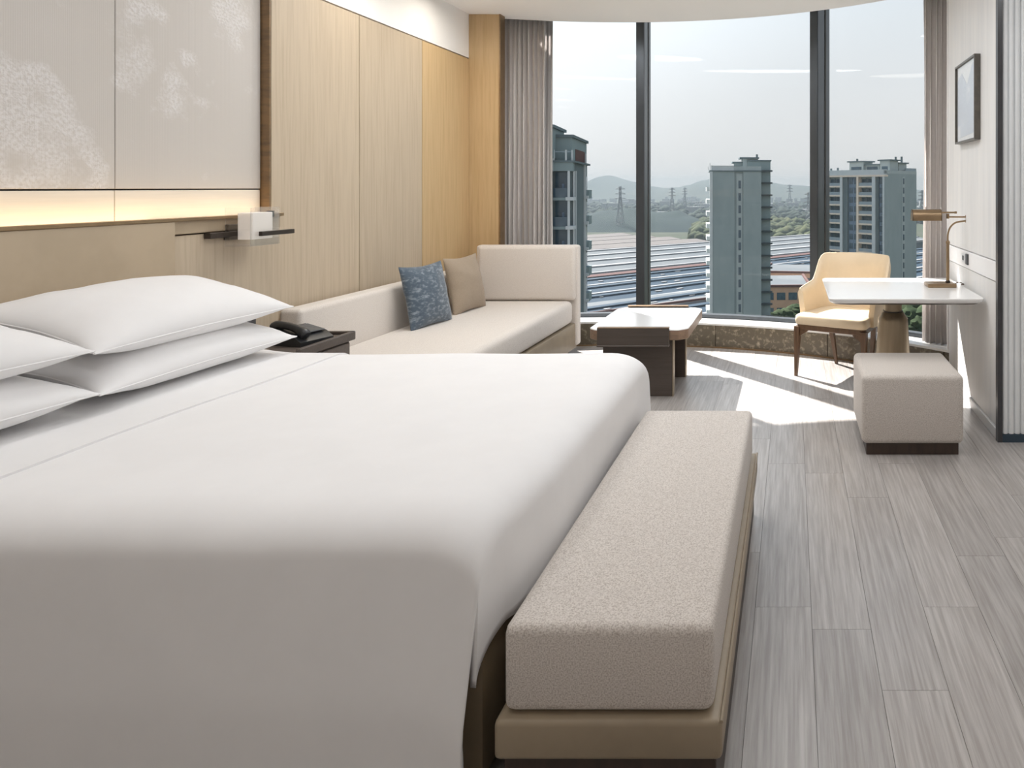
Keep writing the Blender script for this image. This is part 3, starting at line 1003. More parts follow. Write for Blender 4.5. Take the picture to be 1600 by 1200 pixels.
# ------------------------------------------------------------------ desk
dk = thing('desk', 'white topped desk on a champagne metal pedestal against the right wall', 'desk', (0.66, 4.58, 0))
ol_ = rrect(0.215, 1.128, 4.11, 5.06, 0.05)
obj('desktop', slab(ol_, [(0.722, 0.010), (0.730, 0.002), (0.738, 0.0), (0.747, 0.0), (0.750, 0.003)]), M['table_white'], dk)
obj('under_bevel', slab(ol_, [(0.700, 0.09), (0.712, 0.03), (0.722, 0.012)]), M['dark_bronze'], dk)
pc = (0.66, 4.62)
obj('column', lathe([(0.122, 0.012), (0.116, 0.2), (0.107, 0.36), (0.098, 0.52), (0.096, 0.545), (0.068, 0.585), (0.064, 0.588)], *pc, 40), M['pedestal'], dk)
obj('neck', lathe([(0.060, 0.586), (0.058, 0.60), (0.058, 0.706)], *pc, 32), M['pedestal'], dk)
obj('collar', lathe([(0.066, 0.582), (0.066, 0.594)], *pc, 32), M['dark_bronze'], dk)
obj('foot_plate', lathe([(0.24, 0.0), (0.24, 0.008), (0.235, 0.012)], *pc, 40), M['pedestal'], dk)

# desk lamp, an adjustable pharmacy lamp
DL = 4.63


def q(px, py, d=DL):
    return pt(px, py, d)


lb = q(1481, 449)
dl = thing('desk_lamp', 'aged brass swing arm reading lamp on the white desk', 'lamp', (lb.x, DL, 0.75))
bx0, bx1 = q(1447, 449).x, q(1491, 449).x
obj('base', box(bx0, bx1, DL - 0.07, DL + 0.07, 0.75, 0.775, 0.003, 2), M['brass'], dl)
zt = q(0, 379).z
obj('post', tube([(lb.x, DL, 0.775), (lb.x, DL, zt)], 0.0105, 16), M['brass'], dl)
obj('post_collar', lathe([(0.0135, zt - 0.006), (0.0135, zt + 0.006), (0.008, zt + 0.014)], lb.x, DL, 16), M['brass'], dl)
obj('foot_ring', lathe([(0.016, 0.775), (0.016, 0.785), (0.011, 0.79)], lb.x, DL, 16), M['dark_bronze'], dl)
ce = q(1511, 345)
obj('curved_neck', tube(catmull([(lb.x, DL, zt), q(1481.2, 366), q(1485, 355), q(1494, 347.5), ce], 20), 0.006, 10), M['brass'], dl)
obj('hinge', lathe([(0.011, q(0, 348).z), (0.0125, q(0, 346).z), (0.010, q(0, 343).z), (0.010, q(0, 341).z), (0.0125, q(0, 338).z), (0.011, q(0, 336).z)], ce.x, DL, 14), M['brass'], dl)
a1 = q(1481, 339)
obj('swing_arm', tube([(ce.x, DL, a1.z), (a1.x, DL, a1.z)], 0.0055, 10), M['brass'], dl)
obj('arm_joint', lathe([(0.010, q(0, 341.5).z), (0.010, q(0, 334).z)], a1.x, DL, 12), M['brass'], dl)
b1, b0 = q(1492, 332), q(1469, 332)
obj('shade_rod', tube([(b1.x, DL, b1.z), (b0.x - 0.02, DL, b1.z)], 0.006, 10), M['brass'], dl)
obj('rod_knob', tube([(b1.x - 0.002, DL, b1.z), (b1.x + 0.012, DL, b1.z)], 0.008, 10), M['brass'], dl)
sx0, sx1 = q(1424.5, 0).x, q(1470, 0).x
stz, sbz = q(0, 327).z, q(0, 344.5).z
arcp = [(0.042 * math.cos(R(180 - 15 * k)), sbz + (stz - sbz) * (0.35 + 0.65 * math.sin(R(15 * k)))) for k in range(13)]
outer = [(-0.042, sbz)] + arcp + [(0.042, sbz)]
inner = [(p[0] * 0.94, p[1] - 0.003) for p in outer][::-1]
inner[0] = (inner[0][0], sbz)
inner[-1] = (inner[-1][0], sbz)
pol = outer + inner
rg = [[(xx, DL + p[0], p[1]) for p in pol] for xx in (sx0, sx1)]
sh = obj('shade', loft(rg), M['brass'], dl)
for xx in (sx0 + 0.002, sx1 - 0.002):
    obj('end_cap', loft([[(xx - 0.002, DL + p[0], p[1]) for p in outer], [(xx + 0.002, DL + p[0], p[1]) for p in outer]]), M['brass'], sh)
obj('bulb', tube([(sx0 + 0.04, DL, sbz + 0.03), (sx1 - 0.03, DL, sbz + 0.03)], 0.012, 10), M['diffuser'], dl)
obj('cord', tube(catmull([(bx1, DL + 0.02, 0.762), (bx1 + 0.04, DL + 0.04, 0.772), (bx1 + 0.075, DL + 0.05, 0.757), (1.124, DL + 0.06, 0.754)], 16), 0.003, 6), M['walnut'], dl)

# sockets in the band
sk = thing('wall_socket', 'white socket and dark switch in the band above the desk', 'socket', (XR - 0.004, 4.6, 0.93))
obj('socket_plate', box(XR - 0.010, XR - 0.003, 4.62, 4.70, 0.905, 0.965, 0.002, 1), M['socket_white'], sk)
obj('outlet', box(XR - 0.012, XR - 0.009, 4.64, 4.68, 0.92, 0.95, 0.002, 1), M['phone_key'], sk)
obj('switch', box(XR - 0.014, XR - 0.003, 4.535, 4.585, 0.90, 0.97, 0.002, 1), M['switch_dark'], sk)

# framed picture
FX = XR
fr = thing('framed_picture', 'small square picture in a pewter frame on the right wall', 'picture', (FX, 4.52, 1.69))
fy0, fy1, fz0, fz1, fw = 4.265, 4.775, 1.692, 2.212, 0.012
obj('frame', J(box(FX - 0.038, FX, fy0, fy1, fz0, fz0 + fw), box(FX - 0.038, FX, fy0, fy1, fz1 - fw, fz1), box(FX - 0.038, FX, fy0, fy0 + fw, fz0 + fw, fz1 - fw), box(FX - 0.038, FX, fy1 - fw, fy1, fz0 + fw, fz1 - fw)), M['frame'], fr, smooth=False)
obj('mount', box(FX - 0.020, FX - 0.002, fy0 + fw, fy1 - fw, fz0 + fw, fz1 - fw), M['mount'], fr)
pr = [(fy0 + 0.045, fz0 + 0.05), (fy1 - 0.02, fz0 + 0.035), (fy1 - 0.02, fz1 - 0.10), (fy1 - 0.13, fz1 - 0.06), (fy1 - 0.27, fz1 - 0.16), (fy0 + 0.12, fz1 - 0.05), (fy0 + 0.045, fz1 - 0.03)]
obj('print', ([(FX - 0.0235, p[0], p[1]) for p in pr] + [(FX - 0.020, p[0], p[1]) for p in pr], [tuple(range(len(pr))), tuple(range(2 * len(pr) - 1, len(pr) - 1, -1))] + [(i, (i + 1) % len(pr), len(pr) + (i + 1) % len(pr), len(pr) + i) for i in range(len(pr))]), M['print'], fr)
obj('glass', box(FX - 0.030, FX - 0.028, fy0 + fw, fy1 - fw, fz0 + fw, fz1 - fw), glassy('picture_glass', (0.97, 0.97, 0.97), 1.5), fr)

# ------------------------------------------------------------------ ottoman
ot = thing('ottoman', 'square beige upholstered ottoman on dark plinth in front of the desk', 'ottoman', (0.63, 3.93, 0))
obj('upholstery', box(0.363, 0.897, 3.667, 4.20, 0.06, 0.42, 0.03, 4), M['fabric'], ot)
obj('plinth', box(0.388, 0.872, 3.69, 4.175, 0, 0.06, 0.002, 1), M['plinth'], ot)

# ------------------------------------------------------------------ desk chair
ch = thing('desk_chair', 'cream leather armchair with walnut legs at the desk', 'chair', (0.265, 5.105, 0), R(-27))


def Lobj(n, g, m, p=ch, **k):
    return obj(n, g, m, p, local=True, **k)


def seat_outline(f, n=5):
    # front wide, rear narrower
    P = [(-0.285, 0.0), (0.285, 0.0), (0.23, 0.50), (-0.23, 0.50)]
    out = []
    for i in range(4):
        p0, p1, p2 = Vector(P[i - 1]), Vector(P[i]), Vector(P[(i + 1) % 4])
        r = 0.045 if i < 2 else 0.12
        a = p1 + (p0 - p1).normalized() * r
        b = p1 + (p2 - p1).normalized() * r
        for k in range(n + 1):
            t = k / n
            c = a * (1 - t) ** 2 + p1 * 2 * t * (1 - t) + b * t * t
            out.append((c.x * f, 0.25 + (c.y - 0.25) * f))
    return out


def seat_ring(f, z, crown=0.0):
    return [(p[0], p[1], z) for p in seat_outline(f)]


Lobj('seat_cushion', loft([seat_ring(0.97, 0.385), seat_ring(1.0, 0.392), seat_ring(1.015, 0.42), seat_ring(1.0, 0.448), seat_ring(0.95, 0.459), seat_ring(0.6, 0.466), seat_ring(0.2, 0.468)]), M['chair_leather'], sharp=50)
Lobj('seat_frame', loft([seat_ring(0.95, 0.345), seat_ring(0.97, 0.35), seat_ring(0.97, 0.386)]), M['walnut'])
for sx_, yt, xb, yb_ in ((-0.262, 0.022, -0.272, 0.012), (0.262, 0.022, 0.272, 0.012), (-0.19, 0.44, -0.145, 0.475), (0.19, 0.44, 0.145, 0.475)):
    def sq(cx, cy, h, z):
        return [(cx - h, cy - h, z), (cx + h, cy - h, z), (cx + h, cy + h, z), (cx - h, cy + h, z)]
    Lobj('leg', loft([sq(xb, yb_, 0.010, 0.0), sq((xb + sx_) / 2, (yb_ + yt) / 2, 0.016, 0.2), sq(sx_, yt, 0.023, 0.37)]), M['walnut'])
for s in (-1, 1):
    Lobj('leg_bracket', prism([(-0.0, 0), (0.05, 0.055), (0.0, 0.055)], -0.012, 0.012) if False else loft([[(s * -0.24, 0.012, 0.345), (s * -0.24, 0.034, 0.345), (s * -0.24, 0.034, 0.30), (s * -0.24, 0.012, 0.30)], [(s * -0.18, 0.012, 0.347), (s * -0.18, 0.034, 0.347), (s * -0.18, 0.034, 0.338), (s * -0.18, 0.012, 0.338)]]), M['walnut'])
path = catmull([(-0.275, 0.13, 0), (-0.278, 0.27, 0), (-0.262, 0.41, 0), (-0.19, 0.51, 0), (0.0, 0.545, 0), (0.19, 0.51, 0), (0.262, 0.41, 0), (0.278, 0.27, 0), (0.275, 0.13, 0)], 48)
NP = len(path)


def topz(i):
    t = abs(i / (NP - 1) - 0.5) * 2      # 0 at the back, 1 at the arm front
    if t < 0.32:
        return 0.868 + 0.006 * (1 - t / 0.32)
    if t < 0.62:
        k = (t - 0.32) / 0.30
        k = k * k * (3 - 2 * k)
        return 0.868 - 0.205 * k
    return 0.663 - 0.035 * (t - 0.62) / 0.38


rowsO, rowsI = [], []
NV = 9
for i, p in enumerate(path):
    tng = (path[min(i + 1, NP - 1)] - path[max(i - 1, 0)]).normalized()
    nrm = Vector((tng.y, -tng.x, 0))      # pointing inwards
    if nrm.dot(Vector((0, 0.25, 0)) - p) < 0:
        nrm = -nrm
    zt_ = topz(i)
    co, ci = [], []
    for k in range(NV + 1):
        f = k / NV
        z = 0.385 + (zt_ - 0.385) * f
        lean = 0.06 * max(0, z - 0.46) / 0.4
        th = 0.042 * (1 if f < 0.85 else math.sqrt(max(0.05, 1 - ((f - 0.85) / 0.15) ** 2)))
        mid = p - nrm * (lean - 0.0)
        co.append(mid - nrm * th / 2 + Vector((0, 0, z)))
        ci.append(mid + nrm * th / 2 + Vector((0, 0, z)))
    rowsO.append(co)
    rowsI.append(ci)
rings = [rowsO[i] + rowsI[i][::-1] for i in range(NP)]
Lobj('backrest_shell', loft(rings), M['chair_leather'], sharp=60)
# piping along the upper rim
Lobj('piping', tube([(rowsO[i][-1] + rowsI[i][-1]) / 2 + Vector((0, 0, 0.001)) for i in range(NP)], 0.005, 6), M['chair_leather'])

# ------------------------------------------------------------------ ceiling downlights (unseen fill lamps added to brighten the room; wall washers follow the oak's glow)
dn = None
spots = [(-2.1, 0.9), (-1.1, 0.9), (-2.0, 2.3), (-1.1, 2.3), (-0.15, 1.8), (-2.05, 3.5), (-0.9, 3.5), (0.6, 2.6), (1.45, 2.75), (1.7, 1.2), (1.7, -0.6), (0.3, -0.7), (-1.1, -0.7), (-2.1, -0.2), (0.4, 1.0), (-1.75, 4.25), (-0.75, 4.45), (0.1, 3.55), (-1.7, 5.1), (-0.05, 5.0), (-2.35, 4.3), (-2.35, 5.2)]
fill_data = bpy.data.lights.new('unseen_downlight', 'AREA')
fill_data.shape = 'DISK'
fill_data.size = 0.34
fill_data.energy = FILL_W
fill_data.color = (0.955, 0.98, 1.0)
fill_data.spread = R(170)
window_fill_data = fill_data.copy()
window_fill_data.name = 'window_zone_fill'
window_fill_data.energy = 8.2  # added fill that brightens the sofa, tables and floor towards the window
wash_data = fill_data.copy()
wash_data.name = 'wall_wash_lamp'
wash_data.energy = 4.2
wash_data.color = (1.0, 0.92, 0.80)
back_fill_data = fill_data.copy()
back_fill_data.name = 'entrance_fill'
back_fill_data.color = (1.0, 0.87, 0.72)  # added warm fill from behind for the sides facing the camera
back_fill_data.energy = FILL_W * 0.68
names = ['near the headboard at the left', 'above the near side of the bed', 'above the far pillows', 'above the middle of the bed', 'above the bench', 'above the nightstand', 'above the sofa front', 'above the open floor', 'before the fluted wall', 'above the entrance side', 'at the entrance corner', 'near the back wall', 'behind the bed side', 'at the back left corner', 'above the walkway', 'above the sofa seat', 'in front of the coffee table', 'between bench and ottoman', 'above the far sofa end', 'before the desk chair', 'washing the middle oak panel', 'washing the far oak panel']
for i, (x, y) in enumerate(spots):
    if dn is None:
        dn = thing('unseen_ceiling_light', 'unseen round white ceiling downlight ' + names[i], 'ceiling light', (x, y, ZC), 0, 'unseen round ceiling downlights')
        obj('trim_ring', lathe([(0.185, -0.006), (0.20, -0.004), (0.20, 0.0), (0.172, 0.0), (0.172, -0.004)], 0, 0, 32), M['socket_white'], dn, local=True)
        obj('lens', lathe([(0.172, -0.003), (0.172, 0.0)], 0, 0, 32), M['unseen_lamp_glow'], dn, local=True)
        root = dn
    else:
        root = copy_obj(dn, (x, y, ZC))
        root['label'] = 'unseen round white ceiling downlight ' + names[i]
        for c in list(dn.children):
            if c.type == 'MESH':
                cc = c.copy()
                C.objects.link(cc)
                cc.parent = root
    l = bpy.data.objects.new('unseen_downlight', wash_data if i >= len(spots) - 2 else (window_fill_data if i >= len(spots) - 7 or i == 8 else (back_fill_data if 9 <= i <= 13 else fill_data)))
    l.location = (x, y, ZC - 0.012)
    C.objects.link(l)

# portals help the sky light find the window (they emit nothing themselves)
for i in range(3):
    a = (max(TH[i], -19) + min(TH[i + 1], 46)) / 2
    wdt = 2 * RG * math.sin(R((min(TH[i + 1], 46) - max(TH[i], -19)) / 2)) + 0.1
    pl = bpy.data.lights.new('window_portal', 'AREA')
    pl.shape = 'RECTANGLE'
    pl.size = wdt
    pl.size_y = 2.95
    pl.cycles.is_portal = True
    po = bpy.data.objects.new('window_portal', pl)
    rr = RG + 0.09
    po.location = (WCX + rr * math.sin(R(a)), WCY + rr * math.cos(R(a)), 1.68)
    po.rotation_euler = Vector((-math.sin(R(a)), -math.cos(R(a)), 0)).to_track_quat('-Z', 'Z').to_euler()
    C.objects.link(po)

# ------------------------------------------------------------------ the city outside
GZ = -60.0
M['concrete'] = mat('grey_green_render', (0.27, 0.315, 0.318), 0.85, var=((0.4, 0.4, 0.15), (0.245, 0.29, 0.293), 0.4, 0.65))
M['concrete_pale'] = mat('pale_grey_render', (0.34, 0.38, 0.38), 0.85, var=((0.4, 0.4, 0.15), (0.31, 0.35, 0.35), 0.4, 0.65))
M['tower_dark'] = mat('slate_green_render', (0.135, 0.17, 0.178), 0.85, var=((0.5, 0.5, 0.2), (0.12, 0.15, 0.158), 0.4, 0.65))
M['tower_mid'] = mat('grey_teal_render', (0.22, 0.275, 0.28), 0.85, var=((0.5, 0.5, 0.2), (0.2, 0.25, 0.255), 0.4, 0.65))
M['ledge'] = mat('dark_ledge', (0.06, 0.075, 0.08), 0.8, var=((0.6, 0.6, 0.6), (0.05, 0.065, 0.07), 0.4, 0.65))
M['ext_white'] = mat('white_facade_trim', (0.48, 0.51, 0.515), 0.8, var=((0.6, 0.6, 0.6), (0.44, 0.47, 0.475), 0.4, 0.65))
M['ext_cream'] = mat('cream_facade_band', (0.66, 0.56, 0.46), 0.8, var=((0.6, 0.6, 0.6), (0.60, 0.51, 0.42), 0.4, 0.65))
M['ext_glass'] = mat('facade_glass', (0.045, 0.075, 0.10), 0.15, var=((0.8, 0.8, 0.8), (0.07, 0.11, 0.14), 0.4, 0.65))
M['ext_blue'] = mat('blue_facade_bay', (0.15, 0.21, 0.28), 0.6, var=((0.8, 0.8, 0.8), (0.12, 0.17, 0.23), 0.4, 0.65))
M['rail'] = mat('balcony_railing', (0.24, 0.29, 0.32), 0.4, var=((0.8, 0.8, 0.8), (0.20, 0.25, 0.28), 0.4, 0.65))
M['red_door'] = mat('red_brown_cladding', (0.12, 0.07, 0.065), 0.8, var=((0.8, 0.8, 0.8), (0.1, 0.06, 0.055), 0.4, 0.65))
M['ground'] = mat('city_ground', (0.055, 0.06, 0.045), 0.95, var=((0.01, 0.01, 0.01), (0.04, 0.05, 0.032), 0.4, 0.6, 6))
M['roof_blue'] = mat('blue_metal_roof', (0.026, 0.045, 0.066), 0.6, var=((0.05, 0.05, 0.05), (0.034, 0.053, 0.074), 0.4, 0.6))
M['roof_pale'] = mat('grey_metal_roof', (0.1, 0.112, 0.12), 0.6, var=((0.05, 0.05, 0.05), (0.12, 0.13, 0.136), 0.4, 0.6))
M['roof_beige'] = mat('beige_flat_roof', (0.13, 0.118, 0.11), 0.8, var=((0.03, 0.03, 0.03), (0.115, 0.105, 0.1), 0.4, 0.6))
M['roof_white'] = mat('white_roof_edge', (0.25, 0.255, 0.26), 0.6, var=((0.05, 0.05, 0.05), (0.22, 0.225, 0.23), 0.4, 0.6))
M['hall_wall'] = mat('hall_wall', (0.1, 0.12, 0.13), 0.8, var=((0.1, 0.1, 0.1), (0.09, 0.105, 0.115), 0.4, 0.6))
M['brick'] = mat('orange_facade', (0.46, 0.30, 0.21), 0.85, var=((0.3, 0.3, 0.3), (0.42, 0.275, 0.195), 0.4, 0.6))
M['hill'] = mat('wooded_hill', (0.028, 0.038, 0.032), 0.95, var=((0.01, 0.01, 0.02), (0.04, 0.05, 0.04), 0.4, 0.6, 6))
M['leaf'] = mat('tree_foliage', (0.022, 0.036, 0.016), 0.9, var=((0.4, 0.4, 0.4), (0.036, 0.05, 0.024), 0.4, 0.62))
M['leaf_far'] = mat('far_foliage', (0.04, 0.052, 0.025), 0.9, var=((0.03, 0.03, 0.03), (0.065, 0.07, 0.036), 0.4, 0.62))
M['bark'] = mat('bark', (0.10, 0.075, 0.05), 0.9, var=((4, 4, 1), (0.07, 0.05, 0.035), 0.4, 0.6))
M['steel'] = mat('pylon_steel', (0.12, 0.13, 0.14), 0.6, 0.2, var=((0.2, 0.2, 0.2), (0.10, 0.11, 0.12), 0.4, 0.6))

M['rise'] = mat('dark_woodland', (0.014, 0.024, 0.026), 0.95, var=((0.02, 0.02, 0.02), (0.022, 0.034, 0.032), 0.4, 0.6, 6))
for k_ in ('ground', 'roof_blue', 'roof_pale', 'roof_beige', 'roof_white', 'hall_wall', 'hill', 'rise', 'leaf', 'leaf_far', 'red_door', 'brick', 'concrete', 'concrete_pale', 'tower_dark', 'tower_mid'):
    M[k_].node_tree.nodes['Principled BSDF'].inputs['Specular IOR Level'].default_value = 0.06

gr = obj('ground', box(-3500, 3500, 30, 5200, GZ - 2, GZ), M['ground'], smooth=False)
tag(gr, 'flat green and grey land far below the window', kind='structure')


def haze_material(d):
    m = bpy.data.materials.new('summer_haze')
    m.use_nodes = True
    t = m.node_tree
    t.nodes.clear()
    o = t.nodes.new('ShaderNodeOutputMaterial')
    v = t.nodes.new('ShaderNodeVolumeScatter')
    ab = t.nodes.new('ShaderNodeVolumeAbsorption')
    ab.inputs['Color'].default_value = (0, 0, 0, 1)
    ab.inputs['Density'].default_value = d * 0.73
    sm = t.nodes.new('ShaderNodeAddShader')
    t.links.new(v.outputs[0], sm.inputs[0])
    t.links.new(ab.outputs[0], sm.inputs[1])
    v.inputs['Color'].default_value = (0.74, 0.89, 1.0, 1)
    v.inputs['Density'].default_value = d * 0.27
    v.inputs['Anisotropy'].default_value = 0.3
    t.links.new(sm.outputs[0], o.inputs['Volume'])
    return m


# --- tall buildings: an Empty at the ground with a turned local frame; local x along the front, -y towards the viewer
def B(root, n, g, m, label=None):
    return obj(n, g, m, root, local=True, smooth=False, label=label)


def rep(o, root, dz):
    c = copy_obj(o, (o.location.x, o.location.y, o.location.z + dz), root)
    return c


# centre tower
def centre_tower():
    D = 170.0
    px = D / FPX
    top = CAM_H - (268 - VPY) * px - GZ        # roof height above the ground
    x0 = (1110.5 - VPX) * px
    W = (1192 - 1113) * px
    T = thing('tower_block', 'slim grey green residential tower between the window mullions', 'building', (x0, D, GZ), R(8.0))
    B(T, 'wall', box(0, W, 0, 12, 0, top), M['concrete'])
    B(T, 'front_pier', box(0, 37 * px, -0.35, 0, 0, top), M['concrete'])
    B(T, 'window_strip', box(40 * px, 50 * px, -0.12, 0, 0, top - 0.6), M['concrete_pale'])
    B(T, 'front_pier', box(50.5 * px, W, -0.4, 0, 0, top), M['concrete'])
    B(T, 'corner_strip', box(-0.25, 0.45, -0.55, 0.3, 0, top), M['ext_white'])
    fh = 3.0
    w0 = None
    for k in range(19):
        z = top - 2.2 - fh * k
        if w0 is None:
            w0 = B(T, 'window', box(43.2 * px, 47.2 * px, -0.16, -0.02, z - 1.9, z), M['ext_glass'])
            wt = B(T, 'balcony', box(-1.0, 0.0, 2.0, 9.5, z - 2.6, z - 1.55), M['ext_white'])
            w2 = B(T, 'window', box(-0.06, 0.02, 2.4, 9.2, z - 1.5, z + 0.1), M['ext_glass'])
        else:
            rep(w0, T, -fh * k)
            rep(wt, T, -fh * k)
            rep(w2, T, -fh * k)
    # recessed right wing with ledges
    wx1 = W + 17 * px
    tw = top + (268 - 251) * px
    B(T, 'side_wing', box(W - 3.0, wx1, 3.0, 14, 0, tw), M['tower_mid'])
    B(T, 'wing_coping', box(W - 3.2, wx1 + 0.2, 2.8, 14.2, tw, tw + 0.35), M['tower_dark'])
    l0 = None
    for k in range(20):
        z = tw - 2.6 - fh * k
        if l0 is None:
            l0 = B(T, 'ledge', box(W - 0.1, wx1 + 0.4, 2.2, 3.0, z, z + 0.42), M['ledge'])
        else:
            rep(l0, T, -fh * k)
    # roof: railing, penthouse, masts
    B(T, 'coping', box(-0.35, W + 0.1, -0.55, 12.2, top, top + 0.3), M['tower_dark'])
    for i in range(10):
        xx = 0.2 + i * 0.78
        B(T, 'railing_post', box(xx, xx + 0.10, -0.1, 0.0, top + 0.3, top + 1.35), M['ext_white'])
    B(T, 'railing_rail', box(0.1, 7.4, -0.12, 0.02, top + 1.3, top + 1.42), M['tower_dark'])
    B(T, 'railing_glass', box(0.1, 7.4, -0.06, -0.03, top + 0.35, top + 1.25), M['ext_white'])
    B(T, 'parapet', box(5.6, W, -0.2, 0.1, top + 0.3, top + 1.3), M['concrete_pale'])
    B(T, 'penthouse', box(W - 4.2, W - 0.4, 3.5, 9, top + 0.3, top + 3.3), M['concrete_pale'])
    B(T, 'penthouse', box(W - 6.2, W - 4.2, 4.2, 8, top + 0.3, top + 2.2), M['concrete'])
    B(T, 'penthouse_roof', box(W - 5.0, W - 0.2, 3.0, 9.5, top + 3.3, top + 3.65), M['tower_dark'])
    B(T, 'penthouse_roof', box(W - 6.8, W - 4.0, 3.8, 8.5, top + 2.2, top + 2.55), M['tower_dark'])
    B(T, 'vent', box(W - 0.9, W - 0.4, 4, 4.5, top + 3.65, top + 4.4), M['tower_dark'])
    for xx, hh in ((-0.2, 2.0), (0.3, 1.5), (-0.6, 1.2)):
        B(T, 'mast', box(xx, xx + 0.09, 0.6, 0.69, top + 0.3, top + hh), M['tower_dark'])


centre_tower()


# right building, seen over its corner
def right_building():
    D = 225.0
    px = D / FPX
    top = CAM_H - (271 - VPY) * px - GZ
    T = thing('apartment_block', 'wide apartment block with rows of balconies behind the desk lamp', 'building', ((1382 - VPX) * px, D, GZ), 0)
    # local frame: u along the balcony front (back left), v along the blank side (back right)
    T.rotation_euler = (0, 0, R(135.6))          # local +x points back left

    # front plane is local y = 0 with the building at local y < 0
    Lu, Lv = 25.0, 17.6
    B(T, 'wall', box(0, Lu, -Lv, -1.6, 0, top), M['concrete'])
    B(T, 'blank_side', box(-0.15, 0.4, -Lv, 0.0, 0, top), M['concrete'])
    B(T, 'window_strip', box(-0.22, 0, -10.9, -9.3, 0, top - 1), M['concrete_pale'])
    fh = 3.08
    # piers on the balcony front (local u ranges)
    for u0, u1, m in ((0.0, 0.7, 'ext_white'), (3.7, 5.0, 'ext_white'), (10.6, 11.5, 'ext_cream'), (17.6, 18.6, 'ext_white'), (24.4, 25.0, 'ext_white')):
        B(T, 'pier', box(u0, u1, -1.7, 0.15, 0, top - 0.6), M[m])
    B(T, 'blue_bay', box(0.7, 3.7, -1.7, -0.9, 0, top - 0.8), M['ext_blue'])
    B(T, 'blue_bay', box(11.5, 15.6, -1.7, -0.9, 0, top - 0.8), M['ext_blue'])
    B(T, 'grey_pier', box(15.6, 17.6, -1.7, -0.3, 0, top - 0.8), M['tower_dark'])
    B(T, 'grey_pier', box(2.7, 3.7, -1.7, -0.4, 0, top - 0.8), M['tower_dark'])
    bays = ((5.0, 10.6), (18.6, 24.4))
    first = {}
    for k in range(18):
        z = top - 1.5 - fh * k
        for b, (u0, u1) in enumerate(bays):
            if k == 0:
                first['slab', b] = B(T, 'floor_slab', box(u0, u1, -1.7, 0.1, z - fh + 0.1, z - fh + 0.62), M['ext_cream'])
                first['rail', b] = B(T, 'railing', box(u0 + 0.05, u1 - 0.05, -0.06, 0.0, z - fh + 0.62, z - fh + 1.65), M['rail'])
                first['win', b] = B(T, 'window', box(u0 + 0.3, u1 - 0.3, -1.64, -1.55, z - fh + 0.65, z - 0.2), M['ext_glass'])
                first['mid', b] = B(T, 'balcony_post', box((u0 + u1) / 2 - 0.12, (u0 + u1) / 2 + 0.12, -0.9, -0.7, z - fh + 0.62, z + 0.1), M['tower_dark'])
            else:
                for kk in ('slab', 'rail', 'win', 'mid'):
                    rep(first[kk, b], T, -fh * k)
        if k == 0:
            first['s'] = B(T, 'window', box(-0.28, -0.1, -10.5, -9.8, z - 1.9, z), M['ext_glass'])
            first['a'] = B(T, 'window', box(0.9, 2.5, -0.94, -0.82, z - 1.9, z), M['ext_glass'])
            first['b'] = B(T, 'window', box(11.9, 13.2, -0.94, -0.82, z - 1.9, z), M['ext_glass'])
            first['c'] = B(T, 'window', box(13.8, 15.2, -0.94, -0.82, z - 1.9, z), M['ext_glass'])
            first['d'] = B(T, 'air_conditioner', box(11.5, 12.2, -0.9, -0.3, z - 2.9, z - 2.2), M['tower_dark'])
            first['e'] = B(T, 'air_conditioner', box(0.75, 1.5, -0.9, -0.3, z - 2.9, z - 2.2), M['tower_dark'])
        else:
            for kk in 'sabcde':
                rep(first[kk], T, -fh * k)
    B(T, 'top_band', box(-0.2, Lu, -1.6, 0.2, top - 1.0, top - 0.4), M['ext_cream'])
    B(T, 'parapet', box(-0.2, Lu, -1.0, 0.1, top - 0.4, top + 1.3), M['ext_white'])
    B(T, 'parapet', box(-0.2, 0.3, -Lv, 0.1, top - 0.1, top + 1.0), M['concrete_pale'])
    B(T, 'railing', box(-0.1, 0.1, -Lv, -11.5, top + 1.0, top + 1.9), M['rail'])
    for u0, u1, v0, v1, h in ((0.5, 4.5, -8, -3.5, 4.2), (11, 17, -8, -3, 4.0), (1.0, 4.5, -13.5, -9, 3.4), (5, 11, -7, -4, 2.9)):
        B(T, 'penthouse', box(u0, u1, v0, v1, top, top + h), M['concrete_pale'])
        B(T, 'penthouse_roof', box(u0 - 0.6, u1 + 0.6, v0 - 0.6, v1 + 0.6, top + h, top + h + 0.4), M['tower_dark'])
        B(T, 'window', box(u0 + 0.8, u1 - 0.8, v1 - 0.02, v1 + 0.06, top + 1.2, top + 2.4), M['ext_glass'])
    for u, v, h in ((1.0, -8.0, 5.6), (1.5, -12, 5.8), (14, -4, 5.2), (20, -1.0, 2.2), (23, -1.0, 2.0)):
        B(T, 'vent', box(u, u + 0.5, v, v + 0.5, top + 1.0, top + h), M['tower_dark'])


right_building()


